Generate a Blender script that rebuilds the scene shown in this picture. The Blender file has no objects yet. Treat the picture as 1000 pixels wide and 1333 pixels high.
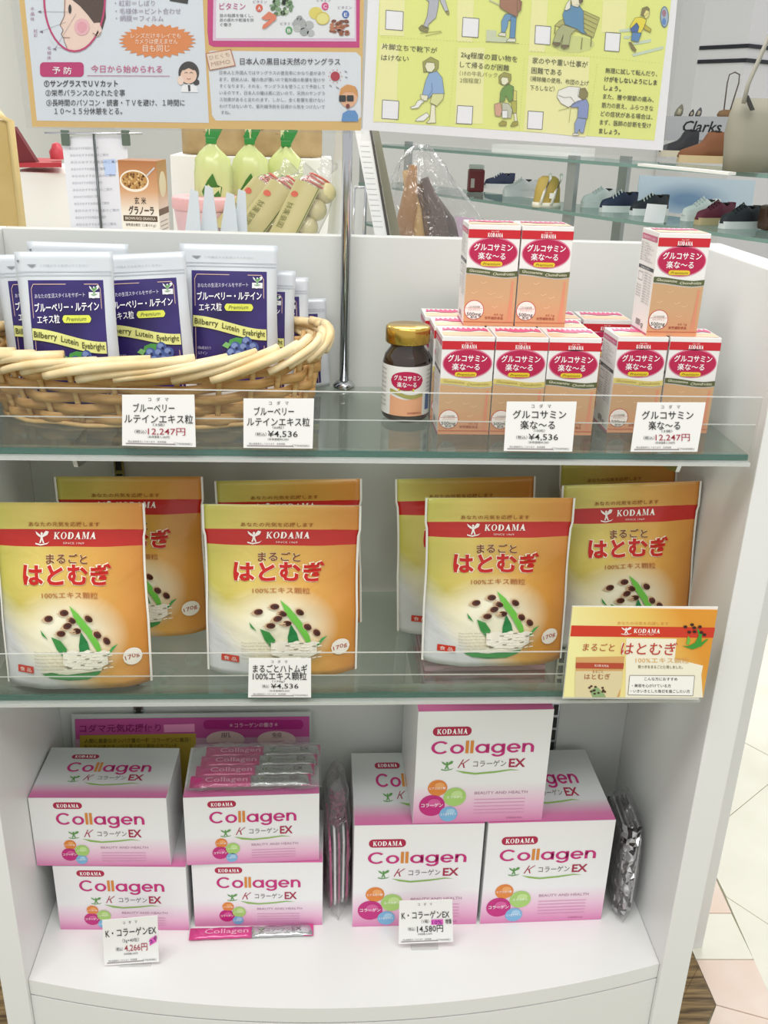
import bpy, bmesh, math, random
from mathutils import Vector, Matrix, noise
from mathutils.geometry import tessellate_polygon
random.seed(7)
SC = bpy.context.scene
COL = SC.collection

# ------------------------------------------------------------------ camera
FPX, PITCH, ROLL, YAW, CZ = 1243.9, math.radians(22.45), math.radians(1.84), math.radians(-4.0), 1.45
_c, _s, _cr, _sr = math.cos(PITCH), math.sin(PITCH), math.cos(ROLL), math.sin(ROLL)
_rz = Matrix.Rotation(YAW, 3, 'Z')
_up0 = Vector((0, _s, _c))
CR = _rz @ (Vector((_cr, 0, 0)) + _sr * _up0)
CU = _rz @ (Vector((-_sr, 0, 0)) + _cr * _up0)
CF = _rz @ Vector((0, _c, -_s))
CP = Vector((0, 0, CZ))
cam = bpy.data.cameras.new('camera')
cam.sensor_fit = 'VERTICAL'; cam.sensor_height = 24; cam.lens = 24 * FPX / 1333
cam.clip_start = .05; cam.clip_end = 60
cam_ob = bpy.data.objects.new('camera', cam); COL.objects.link(cam_ob)
m = Matrix.Identity(4)
for i in range(3):
    m[i][0] = CR[i]; m[i][1] = CU[i]; m[i][2] = -CF[i]; m[i][3] = CP[i]
cam_ob.matrix_world = m
SC.camera = cam_ob

def ray(x, y): return CF + CR * ((x - 500) / FPX) - CU * ((y - 666.5) / FPX)
def ony(x, y, Y): r = ray(x, y); return CP + r * (Y / r.y)
def onz(x, y, Z): r = ray(x, y); return CP + r * ((Z - CZ) / r.z)

# ------------------------------------------------------------------ light
w = bpy.data.worlds.new('store'); SC.world = w; w.use_nodes = True
w.node_tree.nodes['Background'].inputs[0].default_value = (1.0, .995, .985, 1)
w.node_tree.nodes['Background'].inputs[1].default_value = .58
def area(name, loc, size, power, rot=(0, 0, 0), col=(1, .98, .95), sy=None):
    l = bpy.data.lights.new(name, 'AREA'); l.energy = power; l.color = col
    l.shape = 'RECTANGLE'; l.size = size; l.size_y = sy or size
    o = bpy.data.objects.new(name, l); COL.objects.link(o); o.location = loc; o.rotation_euler = rot
    return o
area('ceiling_lamp', (-.5, .1, 2.9), 1.2, 21, sy=.5)
area('ceiling_lamp', (.7, -.6, 2.9), 1.2, 17, sy=.5)
area('ceiling_lamp', (.2, 2.6, 3.0), 1.4, 20, sy=1.0)
area('ceiling_lamp', (1.6, 4.2, 3.0), 1.6, 26, sy=1.2)
area('ceiling_lamp', (-1.4, 4.2, 3.0), 1.6, 26, sy=1.2)
vs = SC.view_settings
vs.view_transform = 'Standard'; vs.look = 'None'; vs.gamma = 1; vs.use_curve_mapping = False
vs.exposure = .35

# ------------------------------------------------------------------ materials
def lin(c):
    c /= 255.0
    return c / 12.92 if c <= .04045 else ((c + .055) / 1.055) ** 2.4
def rgb(h):
    if isinstance(h, str): h = (int(h[0:2], 16), int(h[2:4], 16), int(h[4:6], 16))
    return (lin(h[0]), lin(h[1]), lin(h[2]), 1)
MATS = {}
def mat(col, rough=.5, metal=0.0, name=None, coat=0, bump=None, spec=None):
    k = (col if isinstance(col, str) else tuple(col), rough, metal, coat, bump)
    if k in MATS: return MATS[k]
    m = bpy.data.materials.new(name or 'mat_%d' % len(MATS)); m.use_nodes = True
    b = m.node_tree.nodes['Principled BSDF']
    b.inputs['Base Color'].default_value = rgb(col)
    b.inputs['Roughness'].default_value = rough; b.inputs['Metallic'].default_value = metal
    if coat: b.inputs['Coat Weight'].default_value = coat; b.inputs['Coat Roughness'].default_value = .15
    if bump:
        nt = m.node_tree; n = nt.nodes.new('ShaderNodeTexNoise'); n.inputs['Scale'].default_value = bump[0]
        n.inputs['Detail'].default_value = 4
        tc = nt.nodes.new('ShaderNodeTexCoord'); nt.links.new(tc.outputs['Object'], n.inputs['Vector'])
        bp = nt.nodes.new('ShaderNodeBump'); bp.inputs['Strength'].default_value = bump[1]; bp.inputs['Distance'].default_value = bump[2] if len(bump) > 2 else .002
        nt.links.new(n.outputs['Fac'], bp.inputs['Height']); nt.links.new(bp.outputs[0], b.inputs['Normal'])
    MATS[k] = m
    return m
def N(nt, t, **kw):
    n = nt.nodes.new(t)
    for k, v in kw.items(): setattr(n, k, v)
    return n
def ramp(nt, fac, stops, interp='LINEAR'):
    r = N(nt, 'ShaderNodeValToRGB'); r.color_ramp.interpolation = interp
    e = r.color_ramp.elements
    while len(e) < len(stops): e.new(.5)
    for el, (p, c) in zip(e, stops): el.position = p; el.color = rgb(c) if not isinstance(c, float) else (c, c, c, 1)
    nt.links.new(fac, r.inputs[0]); return r.outputs[0]
def mixc(nt, fac, a, b):
    n = N(nt, 'ShaderNodeMix', data_type='RGBA')
    for s, v in ((0, fac), (6, a), (7, b)):
        if isinstance(v, (str,)): n.inputs[s].default_value = rgb(v)
        elif isinstance(v, float): n.inputs[s].default_value = v
        else: nt.links.new(v, n.inputs[s])
    return n.outputs[2]
def mth(nt, op, a, b=None, c=None):
    n = N(nt, 'ShaderNodeMath', operation=op)
    for i, v in enumerate((a, b, c)):
        if v is None: continue
        if isinstance(v, (int, float)): n.inputs[i].default_value = v
        else: nt.links.new(v, n.inputs[i])
    return n.outputs[0]
def gen_xyz(nt, what='Generated'):
    tc = N(nt, 'ShaderNodeTexCoord'); s = N(nt, 'ShaderNodeSeparateXYZ')
    nt.links.new(tc.outputs[what], s.inputs[0]); return s.outputs[0], s.outputs[1], s.outputs[2], tc
def newmat(name, rough=.45):
    m = bpy.data.materials.new(name); m.use_nodes = True
    b = m.node_tree.nodes['Principled BSDF']; b.inputs['Roughness'].default_value = rough
    return m, m.node_tree, b
def thin(name, tint, gloss=.12, rough=.03, bump=None, haze=0.0, hcol='FFFFFF'):
    m = bpy.data.materials.new(name); m.use_nodes = True; nt = m.node_tree
    for n in list(nt.nodes): nt.nodes.remove(n)
    out = N(nt, 'ShaderNodeOutputMaterial'); tr = N(nt, 'ShaderNodeBsdfTransparent'); tr.inputs[0].default_value = rgb(tint)
    gl = N(nt, 'ShaderNodeBsdfGlossy'); gl.inputs['Roughness'].default_value = rough
    fr = N(nt, 'ShaderNodeLayerWeight'); fr.inputs[0].default_value = .5
    mx = N(nt, 'ShaderNodeMixShader')
    f = mth(nt, 'MULTIPLY_ADD', mth(nt, 'POWER', fr.outputs['Facing'], 3.0), .5, gloss)
    nt.links.new(f, mx.inputs[0]); nt.links.new(tr.outputs[0], mx.inputs[1]); nt.links.new(gl.outputs[0], mx.inputs[2])
    last = mx.outputs[0]
    if haze:
        d = N(nt, 'ShaderNodeBsdfDiffuse'); d.inputs[0].default_value = rgb(hcol)
        m2 = N(nt, 'ShaderNodeMixShader'); m2.inputs[0].default_value = haze
        nt.links.new(last, m2.inputs[1]); nt.links.new(d.outputs[0], m2.inputs[2]); last = m2.outputs[0]
    if bump:
        n = N(nt, 'ShaderNodeTexNoise'); n.inputs['Scale'].default_value = bump[0]; n.inputs['Detail'].default_value = 3; n.inputs['Distortion'].default_value = 1.5
        tc = N(nt, 'ShaderNodeTexCoord'); nt.links.new(tc.outputs['Object'], n.inputs['Vector'])
        bp = N(nt, 'ShaderNodeBump'); bp.inputs['Strength'].default_value = bump[1]; bp.inputs['Distance'].default_value = .01
        nt.links.new(n.outputs[0], bp.inputs['Height'])
        nt.links.new(bp.outputs[0], gl.inputs['Normal'])
    nt.links.new(last, out.inputs[0]); return m

WHITE = mat('E9EAE8', .32, name='white_laminate')
GLASS = thin('shelf_glass', 'EEF4EF', .045, haze=.03, hcol='B8C4BA')
GLASSEDGE = mat('2F6F62', .15, name='green_glass_edge', coat=1)
ACRYL = thin('clear_acrylic', 'FAFBFA', .012, haze=.008)
ACRYLEDGE = thin('acrylic_edge', 'F4F6F4', .25, .2, haze=.45, hcol='F6F8F6')
POLY = thin('clear_plastic_bag', 'F8F8F8', .1, .1, bump=(28, .9), haze=.04)
SLEEVE = thin('clear_sleeve', 'FAFAFA', .022, .12, bump=(9, .3), haze=.012)
CHROME = mat('C9CCD0', .14, 1.0, name='chrome')
BLACK = mat('181818', .5); GREY = mat('8A8D8C', .5)

# ------------------------------------------------------------------ object helpers
def link(name, me, parent=None, loc=None):
    o = bpy.data.objects.new(name, me); COL.objects.link(o)
    if parent: o.parent = parent
    if loc is not None: o.location = loc
    return o
def thing(name, label, cat, group=None, me=None, loc=None):
    o = link(name, me, None, loc); o['label'] = label; o['category'] = cat
    if group: o['group'] = group
    return o
def struct(o): o['kind'] = 'structure'; return o
def relabel(o, label, group=None):
    o['label'] = label
    if group: o['group'] = group
    return o
def copy_tree(o, parent=None):
    c = o.copy(); COL.objects.link(c); c.parent = parent
    for ch in list(o.children): copy_tree(ch, c)
    return c
def place(o, center, xaxis, zaxis, scale=(1, 1, 1)):
    x = Vector(xaxis).normalized(); z = Vector(zaxis).normalized(); y = z.cross(x).normalized(); z = x.cross(y).normalized()
    M = Matrix.Identity(4)
    for i in range(3):
        M[i][0] = x[i] * scale[0]; M[i][1] = y[i] * scale[1]; M[i][2] = z[i] * scale[2]; M[i][3] = center[i]
    o.matrix_world = M
def put(o, x, y, z, yaw=0, tilt=0):
    o.location = (x, y, z); o.rotation_euler = (math.radians(tilt), 0, math.radians(yaw))
def mesh(name, verts, faces, mats, mi=None, smooth=False):
    me = bpy.data.meshes.new(name); me.from_pydata([tuple(v) for v in verts], [], faces)
    for m_ in (mats if isinstance(mats, (list, tuple)) else [mats]): me.materials.append(m_)
    if mi:
        me.polygons.foreach_set('material_index', mi)
    if smooth: me.polygons.foreach_set('use_smooth', [True] * len(me.polygons))
    me.update(); return me
def box_me(name, x0, x1, y0, y1, z0, z1, m_, bev=0.0, seg=2):
    bm = bmesh.new(); bmesh.ops.create_cube(bm, size=1)
    for v in bm.verts: v.co = Vector(((x0 + x1) / 2 + v.co.x * (x1 - x0), (y0 + y1) / 2 + v.co.y * (y1 - y0), (z0 + z1) / 2 + v.co.z * (z1 - z0)))
    if bev: bmesh.ops.bevel(bm, geom=bm.edges[:], offset=bev, segments=seg, affect='EDGES', profile=.6)
    me = bpy.data.meshes.new(name); bm.to_mesh(me); bm.free(); me.materials.append(m_)
    return me
def prism(name, pts, depth, m_, bev=0.0, dirn=(0, 1, 0)):
    """polygon (3D points) given thickness along dirn"""
    d = Vector(dirn).normalized() * depth; n = len(pts)
    v = [Vector(p) for p in pts] + [Vector(p) + d for p in pts]
    f = [tuple(t) for t in tessellate_polygon([v[:n]])]
    fs = [tuple(range(n))] + [tuple(reversed(range(n, 2 * n)))] + [(i, n + i, n + (i + 1) % n, (i + 1) % n) for i in range(n)]
    me = mesh(name, v, fs, m_)
    bm = bmesh.new(); bm.from_mesh(me); bmesh.ops.recalc_face_normals(bm, faces=bm.faces[:])
    if bev: bmesh.ops.bevel(bm, geom=bm.edges[:], offset=bev, segments=2, affect='EDGES')
    bm.to_mesh(me); bm.free(); return me
def tube(name, pts, r, m_, n=8, closed=False, flat=None):
    """tube along points; r number or list; flat=(w,h) ribbon-like ellipse with 'up' vector z"""
    pts = [Vector(p) for p in pts]; L = len(pts); vs_, fs = [], []
    for i, p in enumerate(pts):
        a = pts[(i - 1) % L] if (closed or i > 0) else p; b = pts[(i + 1) % L] if (closed or i < L - 1) else p
        t = (b - a).normalized()
        up = Vector((0, 0, 1)) if abs(t.z) < .9 else Vector((0, 1, 0))
        sx = t.cross(up).normalized(); sz = sx.cross(t).normalized()
        rr = r[i] if isinstance(r, (list, tuple)) else r
        for k in range(n):
            a_ = 2 * math.pi * k / n
            if flat: vs_.append(p + sx * math.cos(a_) * flat[0] + sz * math.sin(a_) * flat[1])
            else: vs_.append(p + sx * math.cos(a_) * rr + sz * math.sin(a_) * rr)
    for i in range(L if closed else L - 1):
        j = (i + 1) % L
        for k in range(n):
            fs.append((i * n + k, i * n + (k + 1) % n, j * n + (k + 1) % n, j * n + k))
    if not closed:
        fs.append(tuple(range(n))); fs.append(tuple(reversed(range((L - 1) * n, L * n))))
    me = mesh(name, vs_, fs, m_, smooth=True); fixn(me); return me
def fixn(me):
    bm = bmesh.new(); bm.from_mesh(me); bmesh.ops.recalc_face_normals(bm, faces=bm.faces[:]); bm.to_mesh(me); bm.free()
def lathe(name, prof, m_, n=32, mi=None):
    vs_, fs, im = [], [], []
    for r, z in prof:
        for k in range(n):
            a = 2 * math.pi * k / n; vs_.append((r * math.cos(a), r * math.sin(a), z))
    for i in range(len(prof) - 1):
        for k in range(n):
            fs.append((i * n + k, i * n + (k + 1) % n, (i + 1) * n + (k + 1) % n, (i + 1) * n + k))
    me = mesh(name, vs_, fs, m_, smooth=True); return me
def loft(name, rings, m_, cap=True, smooth=True):
    n = len(rings[0]); vs_ = [p for r in rings for p in r]; fs = []
    for i in range(len(rings) - 1):
        for k in range(n): fs.append((i * n + k, i * n + (k + 1) % n, (i + 1) * n + (k + 1) % n, (i + 1) * n + k))
    if cap: fs.append(tuple(range(n))); fs.append(tuple(range((len(rings) - 1) * n, len(rings) * n)))
    me = mesh(name, vs_, fs, m_, smooth=smooth); fixn(me); return me

# ------------------------------------------------------------------ printing: flat ink layers on a face
_GL = {}
def glyphs(s, bold, shear, spacing=1.0, res=2):
    bold = min(bold * .55, .007) if any('\u4e00' <= ch <= '\u9fff' for ch in s) else bold * .55
    k = (s, bold, shear, spacing, res)
    if k in _GL: return _GL[k]
    c = bpy.data.curves.new('txt', 'FONT'); c.body = s; c.size = 1; c.offset = bold; c.shear = shear; c.space_character = spacing
    c.resolution_u = res
    o = bpy.data.objects.new('txt', c)
    me = bpy.data.meshes.new_from_object(o)
    V = [(v.co.x, v.co.y) for v in me.vertices]; F_ = [tuple(p.vertices) for p in me.polygons]
    bpy.data.objects.remove(o); bpy.data.curves.remove(c); bpy.data.meshes.remove(me)
    x0 = min(v[0] for v in V); x1 = max(v[0] for v in V)
    _GL[k] = ([((a - x0) / (x1 - x0), b) for a, b in V], F_, x1 - x0); return _GL[k]
SERIF = {  # thick and thin strokes with slab serifs, letters about 1 wide 1 tall
 'K': [[(.06,0),(.44,0),(.44,.06),(.36,.06),(.36,.42),(.72,.06),(.62,.06),(.62,0),(1.04,0),(1.04,.06),(.96,.06),(.55,.56),(.86,.94),(.96,.94),(.96,1),(.62,1),(.62,.94),(.7,.94),(.36,.53),(.36,.94),(.44,.94),(.44,1),(.06,1),(.06,.94),(.14,.94),(.14,.06),(.06,.06)]],
 'O': 'ring',
 'D': [[(.06,0),(.55,0),(.8,.09),(.97,.3),(.97,.7),(.8,.91),(.55,1),(.06,1),(.06,.94),(.14,.94),(.14,.06),(.06,.06)]],
 'A': [[(0,0),(.3,0),(.3,.06),(.2,.06),(.27,.25),(.57,.25),(.64,.06),(.54,.06),(.54,0),(1,0),(1,.06),(.9,.06),(.58,1),(.44,1),(.12,.06),(0,.06)]],
 'M': [[(.02,0),(.3,0),(.3,.06),(.21,.06),(.21,.8),(.5,0),(.56,0),(.84,.8),(.84,.06),(.76,.06),(.76,0),(1.16,0),(1.16,.06),(1.08,.06),(1.08,.94),(1.16,.94),(1.16,1),(.86,1),(.62,.3),(.36,1),(.02,1),(.02,.94),(.12,.94),(.12,.06),(.02,.06)]],
}
class Print:
    def __init__(s, f): s.f = f; s.V = []; s.F = []; s.M = []; s.mats = []; s.n = 0
    def mi(s, m_):
        if isinstance(m_, str): m_ = mat(m_, .45)
        if m_ not in s.mats: s.mats.append(m_)
        return s.mats.index(m_)
    def tri(s, pts, faces, m_, L):
        b = len(s.V); k = s.mi(m_)
        s.V += [s.f(a, c, L) for a, c in pts]
        for f in faces: s.F.append(tuple(b + i for i in f)); s.M.append(k)
    def poly(s, pts, m_, L=1):
        t = tessellate_polygon([[Vector((a, b, 0)) for a, b in pts]])
        s.tri(pts, [tuple(x) for x in t], m_, L)
    def rect(s, x0, y0, x1, y1, m_, L=1): s.poly([(x0, y0), (x1, y0), (x1, y1), (x0, y1)], m_, L)
    def rrect(s, x0, y0, x1, y1, r, m_, L=1, ry=None):
        ry = ry or r; p = []
        for cx, cy, a0 in ((x1 - r, y1 - ry, 0), (x0 + r, y1 - ry, 90), (x0 + r, y0 + ry, 180), (x1 - r, y0 + ry, 270)):
            for k in range(6): a = math.radians(a0 + 18 * k); p.append((cx + r * math.cos(a), cy + ry * math.sin(a)))
        s.poly(p, m_, L)
    def ell(s, cx, cy, rx, ry, m_, L=1, n=28):
        s.tri([(cx + rx * math.cos(2 * math.pi * k / n), cy + ry * math.sin(2 * math.pi * k / n)) for k in range(n)], [tuple(range(n))], m_, L)
    def ring(s, cx, cy, rx, ry, wx, m_, L=1, n=28, wy=None):
        wy = wy or wx; p = []; f = []
        for k in range(n):
            a = 2 * math.pi * k / n; c, d = math.cos(a), math.sin(a)
            p += [(cx + rx * c, cy + ry * d), (cx + (rx - wx) * c, cy + (ry - wy) * d)]
            j = (k + 1) % n; f.append((2 * k, 2 * j, 2 * j + 1, 2 * k + 1))
        s.tri(p, f, m_, L)
    def line(s, pts, w_, m_, L=2, asp=1.0):
        for (a, b), (c, d) in zip(pts, pts[1:]):
            dx, dy = (c - a), (d - b) * asp; l = math.hypot(dx, dy) or 1
            nx, ny = -dy / l * w_ / 2, dx / l * w_ / 2 / asp
            s.tri([(a + nx, b + ny), (c + nx, d + ny), (c - nx, d - ny), (a - nx, b - ny)], [(0, 1, 2, 3)], m_, L)
    def box(s, pts, w_, m_, L=2, asp=1.0): s.line(list(pts) + [pts[0]], w_, m_, L, asp)
    def text(s, p0, p1, h, t, m_, L=3, bold=0.0, shear=0.0, up=None, sp=1.0, res=2):
        V, F_, wd = glyphs(t, bold, shear, sp, res)
        dx, dy = p1[0] - p0[0], p1[1] - p0[1]; l = math.hypot(dx, dy)
        ux, uy = up if up else (-dy / l * h, dx / l * h)
        s.tri([(p0[0] + dx * a + ux * b, p0[1] + dy * a + uy * b) for a, b in V], F_, m_, L)
    def collagen(s, p0, p1, h, m1, m2, L=3):
        dx, dy = p1[0] - p0[0], p1[1] - p0[1]; x = 0.0; tot = 5.62
        l = math.hypot(dx, dy); ux, uy = -dy / l * h, dx / l * h
        def T(a, b): a = (x + a) / tot; return (p0[0] + dx * a + ux * b, p0[1] + dy * a + uy * b)
        w_ = .175
        def arc(cx, cy, r, a0, a1, c, n=22, ry=None):
            ry = ry or r; pts = []
            for k in range(n + 1):
                a = math.radians(a0 + (a1 - a0) * k / n); pts += [T(cx + r * math.cos(a), cy + ry * math.sin(a)), T(cx + (r - w_) * math.cos(a), cy + (ry - w_ * .8) * math.sin(a))]
            s.tri(pts, [(2 * k, 2 * k + 2, 2 * k + 3, 2 * k + 1) for k in range(n)], c, L)
        def bar(x0, y0, x1, y1, c): s.tri([T(x0, y0), T(x1, y0), T(x1, y1), T(x0, y1)], [(0, 1, 2, 3)], c, L)
        arc(.5, .5, .5, 42, 318, m1, ry=.52); x += 1.02
        arc(.38, .36, .38, 0, 360, m1); x += .84
        bar(0, 0, w_, 1.02, m2); x += .26; bar(0, 0, w_, 1.02, m2); x += .27
        arc(.38, .36, .38, 0, 360, m1); bar(.60, 0, .77, .73, m1); x += .86
        arc(.38, .36, .38, 0, 360, m1); bar(.60, -.02, .77, .73, m1); arc(.39, -.02, .38, 200, 360, m1, 14, .3); x += .86
        arc(.38, .36, .38, 4, 322, m1); bar(.12, .29, .74, .42, m1); x += .84
        bar(0, 0, w_, .73, m1); arc(.33, .36, .33, 0, 180, m1, 14, .38); bar(.66 - w_, 0, .66, .38, m1)
    def slices(s, x0, x1, f0, f1, m_, L=1, n=14):
        for k in range(n):
            a, b = x0 + (x1 - x0) * k / n, x0 + (x1 - x0) * (k + 1) / n
            s.tri([(a, f0(a)), (b, f0(b)), (b, f1(b)), (a, f1(a))], [(0, 1, 2, 3)], m_, L)
    def kodama(s, p0, p1, h, m_, L=3, italic=0.0):
        """the word set in bold serif capitals; p0..p1 baseline, h cap height vector"""
        dx, dy = p1[0] - p0[0], p1[1] - p0[1]; l = math.hypot(dx, dy)
        ux, uy = h if isinstance(h, tuple) else (-dy / l * h, dx / l * h)
        x = 0.0; tot = 6.5
        def T(a, b): a = (x + a * .95 + italic * b) / tot; return (p0[0] + dx * a + ux * b, p0[1] + dy * a + uy * b)
        for ch in 'KODAMA':
            g = SERIF[ch]
            if g == 'ring' or ch == 'D':
                P, f = [], []; n = 20
                if g == 'ring':
                    for k in range(n):
                        a = 2 * math.pi * k / n
                        P += [T(.5 + .48 * math.cos(a), .5 + .51 * math.sin(a)), T(.5 + .25 * math.cos(a), .5 + .44 * math.sin(a))]
                        j = (k + 1) % n; f.append((2 * k, 2 * j, 2 * j + 1, 2 * k + 1))
                    s.tri(P, f, m_, L)
                else:
                    s.tri([T(a, b) for a, b in [(.06, 0), (.38, 0), (.38, 1), (.06, 1)]], [(0, 1, 2, 3)], m_, L)
                    for k in range(n + 1):
                        a = -math.pi / 2 + math.pi * k / n
                        P += [T(.42 + .55 * math.cos(a), .5 + .5 * math.sin(a)), T(.38 + .32 * math.cos(a), .5 + .43 * math.sin(a))]
                    f = [(2 * k, 2 * k + 2, 2 * k + 3, 2 * k + 1) for k in range(n)]
                    s.tri(P, f, m_, L)
                x += 1.1
            else:
                for po in g: s.poly([T(a, b) for a, b in po], m_, L)
                x += 1.25 if ch == 'M' else 1.08
    def sprout(s, cx, cy, w_, h_, m_, L=3):
        """little figure with two leaf arms standing on a curved line"""
        q = lambda a, b: (cx + a * w_, cy + b * h_)
        s.ell(*q(0, .28), w_ * .09, h_ * .11, m_, L, 10)
        s.poly([q(-.07, .18), q(.07, .18), q(.1, -.1), q(.2, -.38), q(.08, -.38), q(0, -.15), q(-.08, -.38), q(-.2, -.38), q(-.1, -.1)], m_, L)
        s.poly([q(-.05, .16), q(-.25, .3), q(-.48, .45), q(-.42, .25), q(-.25, .1), q(-.06, .02)], m_, L)
        s.poly([q(.05, .14), q(.15, .3), q(.35, .48), q(.55, .42), q(.45, .2), q(.25, .1), q(.06, .02)], m_, L)
        s.poly([q(-.5, -.36), q(-.1, -.46), q(.4, -.38), q(.6, -.28), q(.4, -.46), q(-.1, -.56), q(-.5, -.46)], m_, L)
    def build(s, name, parent=None):
        me = mesh(name, s.V, s.F, s.mats, s.M); return link(name, me, parent) if parent is not False else me
EPS = .00022
def plane_px(Y, eps=EPS): return lambda a, b, L: ony(a, b, Y - L * eps)
def face(o, ux, uy, n, e=EPS):
    o, ux, uy, n = Vector(o), Vector(ux), Vector(uy), Vector(n)
    return lambda a, b, L: o + ux * a + uy * b + n * (L * e)

# ------------------------------------------------------------------ setting: floor, wall, columns
def ground_mat(name, c1, c2, scale, rough=.35, detail=6, stretch=None):
    m_, nt, b = newmat(name, rough); tc = N(nt, 'ShaderNodeTexCoord'); mp = N(nt, 'ShaderNodeMapping')
    if stretch: mp.inputs['Scale'].default_value = stretch[0]; mp.inputs['Rotation'].default_value = (0, 0, stretch[1])
    nt.links.new(tc.outputs['Object'], mp.inputs[0]); n = N(nt, 'ShaderNodeTexNoise'); n.inputs['Scale'].default_value = scale; n.inputs['Detail'].default_value = detail
    nt.links.new(mp.outputs[0], n.inputs['Vector']); nt.links.new(ramp(nt, n.outputs[0], [(.35, c1), (.65, c2)]), b.inputs['Base Color'])
    return m_
TILEW = ground_mat('cream_tile', 'F0EEDE', 'F8F6E8', 6); TILEP = ground_mat('pink_tile', 'F0D6C4', 'F6E4D6', 8)
WOOD = ground_mat('striped_wood', '4E3B22', 'A88C5E', 9, .5, 8, ((1, 14, 1), math.radians(58)))
fl = struct(link('floor', box_me('floor', -5, 7, -2, 11, -.03, -.004, mat('A8A68E', .6))))
def tile(pts, m_):
    P = [onz(x, y, 0) for x, y in pts]; c = sum(P, Vector()) / len(P)
    P = [c + (p - c) * (1 - .0016 / max((p - c).length, .05)) for p in P]
    link('tile' if m_ != WOOD else 'wood_tile', prism('tile', [p - Vector((0, 0, .004)) for p in P], .004, m_, 0, (0, 0, 1)), fl)
tile([(700, 700), (1400, 700), (1400, 1197), (957, 960), (850, 903)], TILEW)
tile([(957, 960), (1028, 998), (932, 1077), (850, 1144), (850, 903)], TILEW)
tile([(1028, 998), (1400, 1197), (1400, 1465), (945, 1167), (921, 1119), (905, 1099)], TILEW)
tile([(945, 1167), (1400, 1465), (1400, 2200)], TILEW)
tile([(921, 1119), (953, 1189), (860, 1189), (870, 1128), (905, 1099)], TILEP)
tile([(860, 1189), (953, 1189), (982, 1249), (906, 1249), (880, 1189)], TILEW)
tile([(906, 1249), (982, 1249), (1020, 1332), (932, 1308)], TILEP)
tile([(932, 1308), (1020, 1332), (1060, 1420), (890, 1420)], TILEP)
for k in range(3):
    a, b = k / 3, (k + 1) / 3
    L = lambda p, q, t: (p[0] + (q[0] - p[0]) * t, p[1] + (q[1] - p[1]) * t)
    tile([L((932, 1308), (866, 1156), a), L((932, 1308), (866, 1156), b), L((840, 1500), (780, 1300), b), L((840, 1500), (780, 1300), a)], WOOD)
tile([(-90, 1150), (40, 1150), (60, 1420), (-90, 1420)], WOOD)
p0 = onz(-90, 1150, 0)
struct(link('wall_back', box_me('wall', -5, 7, 9.0, 9.1, 0, 3.4, mat('F2F3F1', .7))))
struct(link('wall_left', box_me('wall', -1.9, -1.8, 3.2, 9, 0, 3.4, mat('F3F2EC', .7))))
# white column with dark bands at the right
cA = ony(905, 100, 8.3); cB = ony(967, 100, 7.9); cC = ony(1080, 100, 8.5)
col = [Vector((p.x, p.y, 0)) for p in (cA, cB, cC)] + [Vector((cC.x, 8.98, 0)), Vector((cA.x, 8.98, 0))]
struct(link('wall_right', prism('column', col, 3.2, mat('EFEFF1', .6), 0, (0, 0, 1))))
for i, py in enumerate((65, 83)):
    q = []
    for p, px in ((cA, 905), (cB, 967), (cC, 1080)):
        z = ony(905, py, cA.y).z
        q.append(Vector((p.x, p.y - .02, z)))
    for k in range(2):
        d = Vector((0, 0, .028))
        struct(link('trim_%d' % (2 * i + k + 1), prism('trim', [q[k], q[k + 1], q[k + 1] + d, q[k] + d], .02, mat('20242E', .5))))

# ------------------------------------------------------------------ the display cabinet
XL, XR, YF, YB = -.37, .45, .91, 1.165
ZT, ZB = 1.319, .4236
ZS1, ZS2 = 1.1408, .8562
cab = thing('display_cabinet', 'white open shop display cabinet with a curved bottom board holding all the supplement goods', 'cabinet')
link('side_panel', box_me('side_panel', XR, XR + .037, YF, YB + .02, 0, ZT, WHITE, .0015), cab)
link('side_panel', box_me('side_panel', XL - .031, XL, YF, YB + .02, 0, ZT, WHITE, .0015), cab)
link('back_panel', box_me('back_panel', XL, XR, YB, YB + .02, .35, ZT, mat('D2D5D1', .28), .001), cab)
def curved(z0, z1, back, off=0.0, m_=WHITE, name='board'):
    n = 28; pts = []
    for k in range(n + 1):
        t = k / n; x = XL + .0005 + (XR - XL - .001) * t
        pts.append(Vector((x, .918 - .055 * (1 - (2 * t - 1) ** 2) + off, z0)))
    pts += [Vector((XR - .0005, back, z0)), Vector((XL + .0005, back, z0))]
    return prism(name, pts, z1 - z0, m_, 0, (0, 0, 1))
link('bottom_board', curved(ZB - .024, ZB, YB - .0005, name='bottom_board'), cab)
link('groove', curved(ZB - .027, ZB - .024, YB - .0005, .004, mat('8C8C88', .6)), cab)
link('kick_board', curved(0.01, ZB - .027, 1.0, 0, name='kick'), cab)
SLOT = mat('23261F', .5)
def standard(px, py, z0, z1):
    x = ony(px, py, YB - .004).x
    o = link('slotted_standard', box_me('standard', x - .0065, x + .0065, YB - .007, YB - .0005, z0, z1, CHROME, .0008), cab)
    P = Print(face((x, YB - .0075, 0), (1, 0, 0), (0, 0, 1), (0, -1, 0)))
    z = z0 + .01
    while z < z1 - .02: P.rect(-.0035, z, .0035, z + .017, SLOT, 1); z += .022
    P.build('slots', o)
standard(155, 605, ZB + .02, ZS1 - .01); standard(760, 605, ZB + .02, ZS1 - .01)
def bracket(px, py, z):
    """shelf arm: tapered plate with an upturned nose under the glass"""
    p = ony(px, py, .99); x = p.x; t = .0022
    prof = [(.95, z + .001), (.953, z - .006), (YB - .007, z - .006), (YB - .007, z - .055), (YB - .02, z - .055), (.972, z - .034), (.955, z - .03), (.946, z - .012)]
    link('shelf_bracket', prism('bracket', [Vector((x - t, a, b)) for a, b in prof], 2 * t, CHROME, 0, (1, 0, 0)), cab)
for px, py in ((110, 600), (868, 600)): bracket(px, py, ZS1 - .0075)
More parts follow.
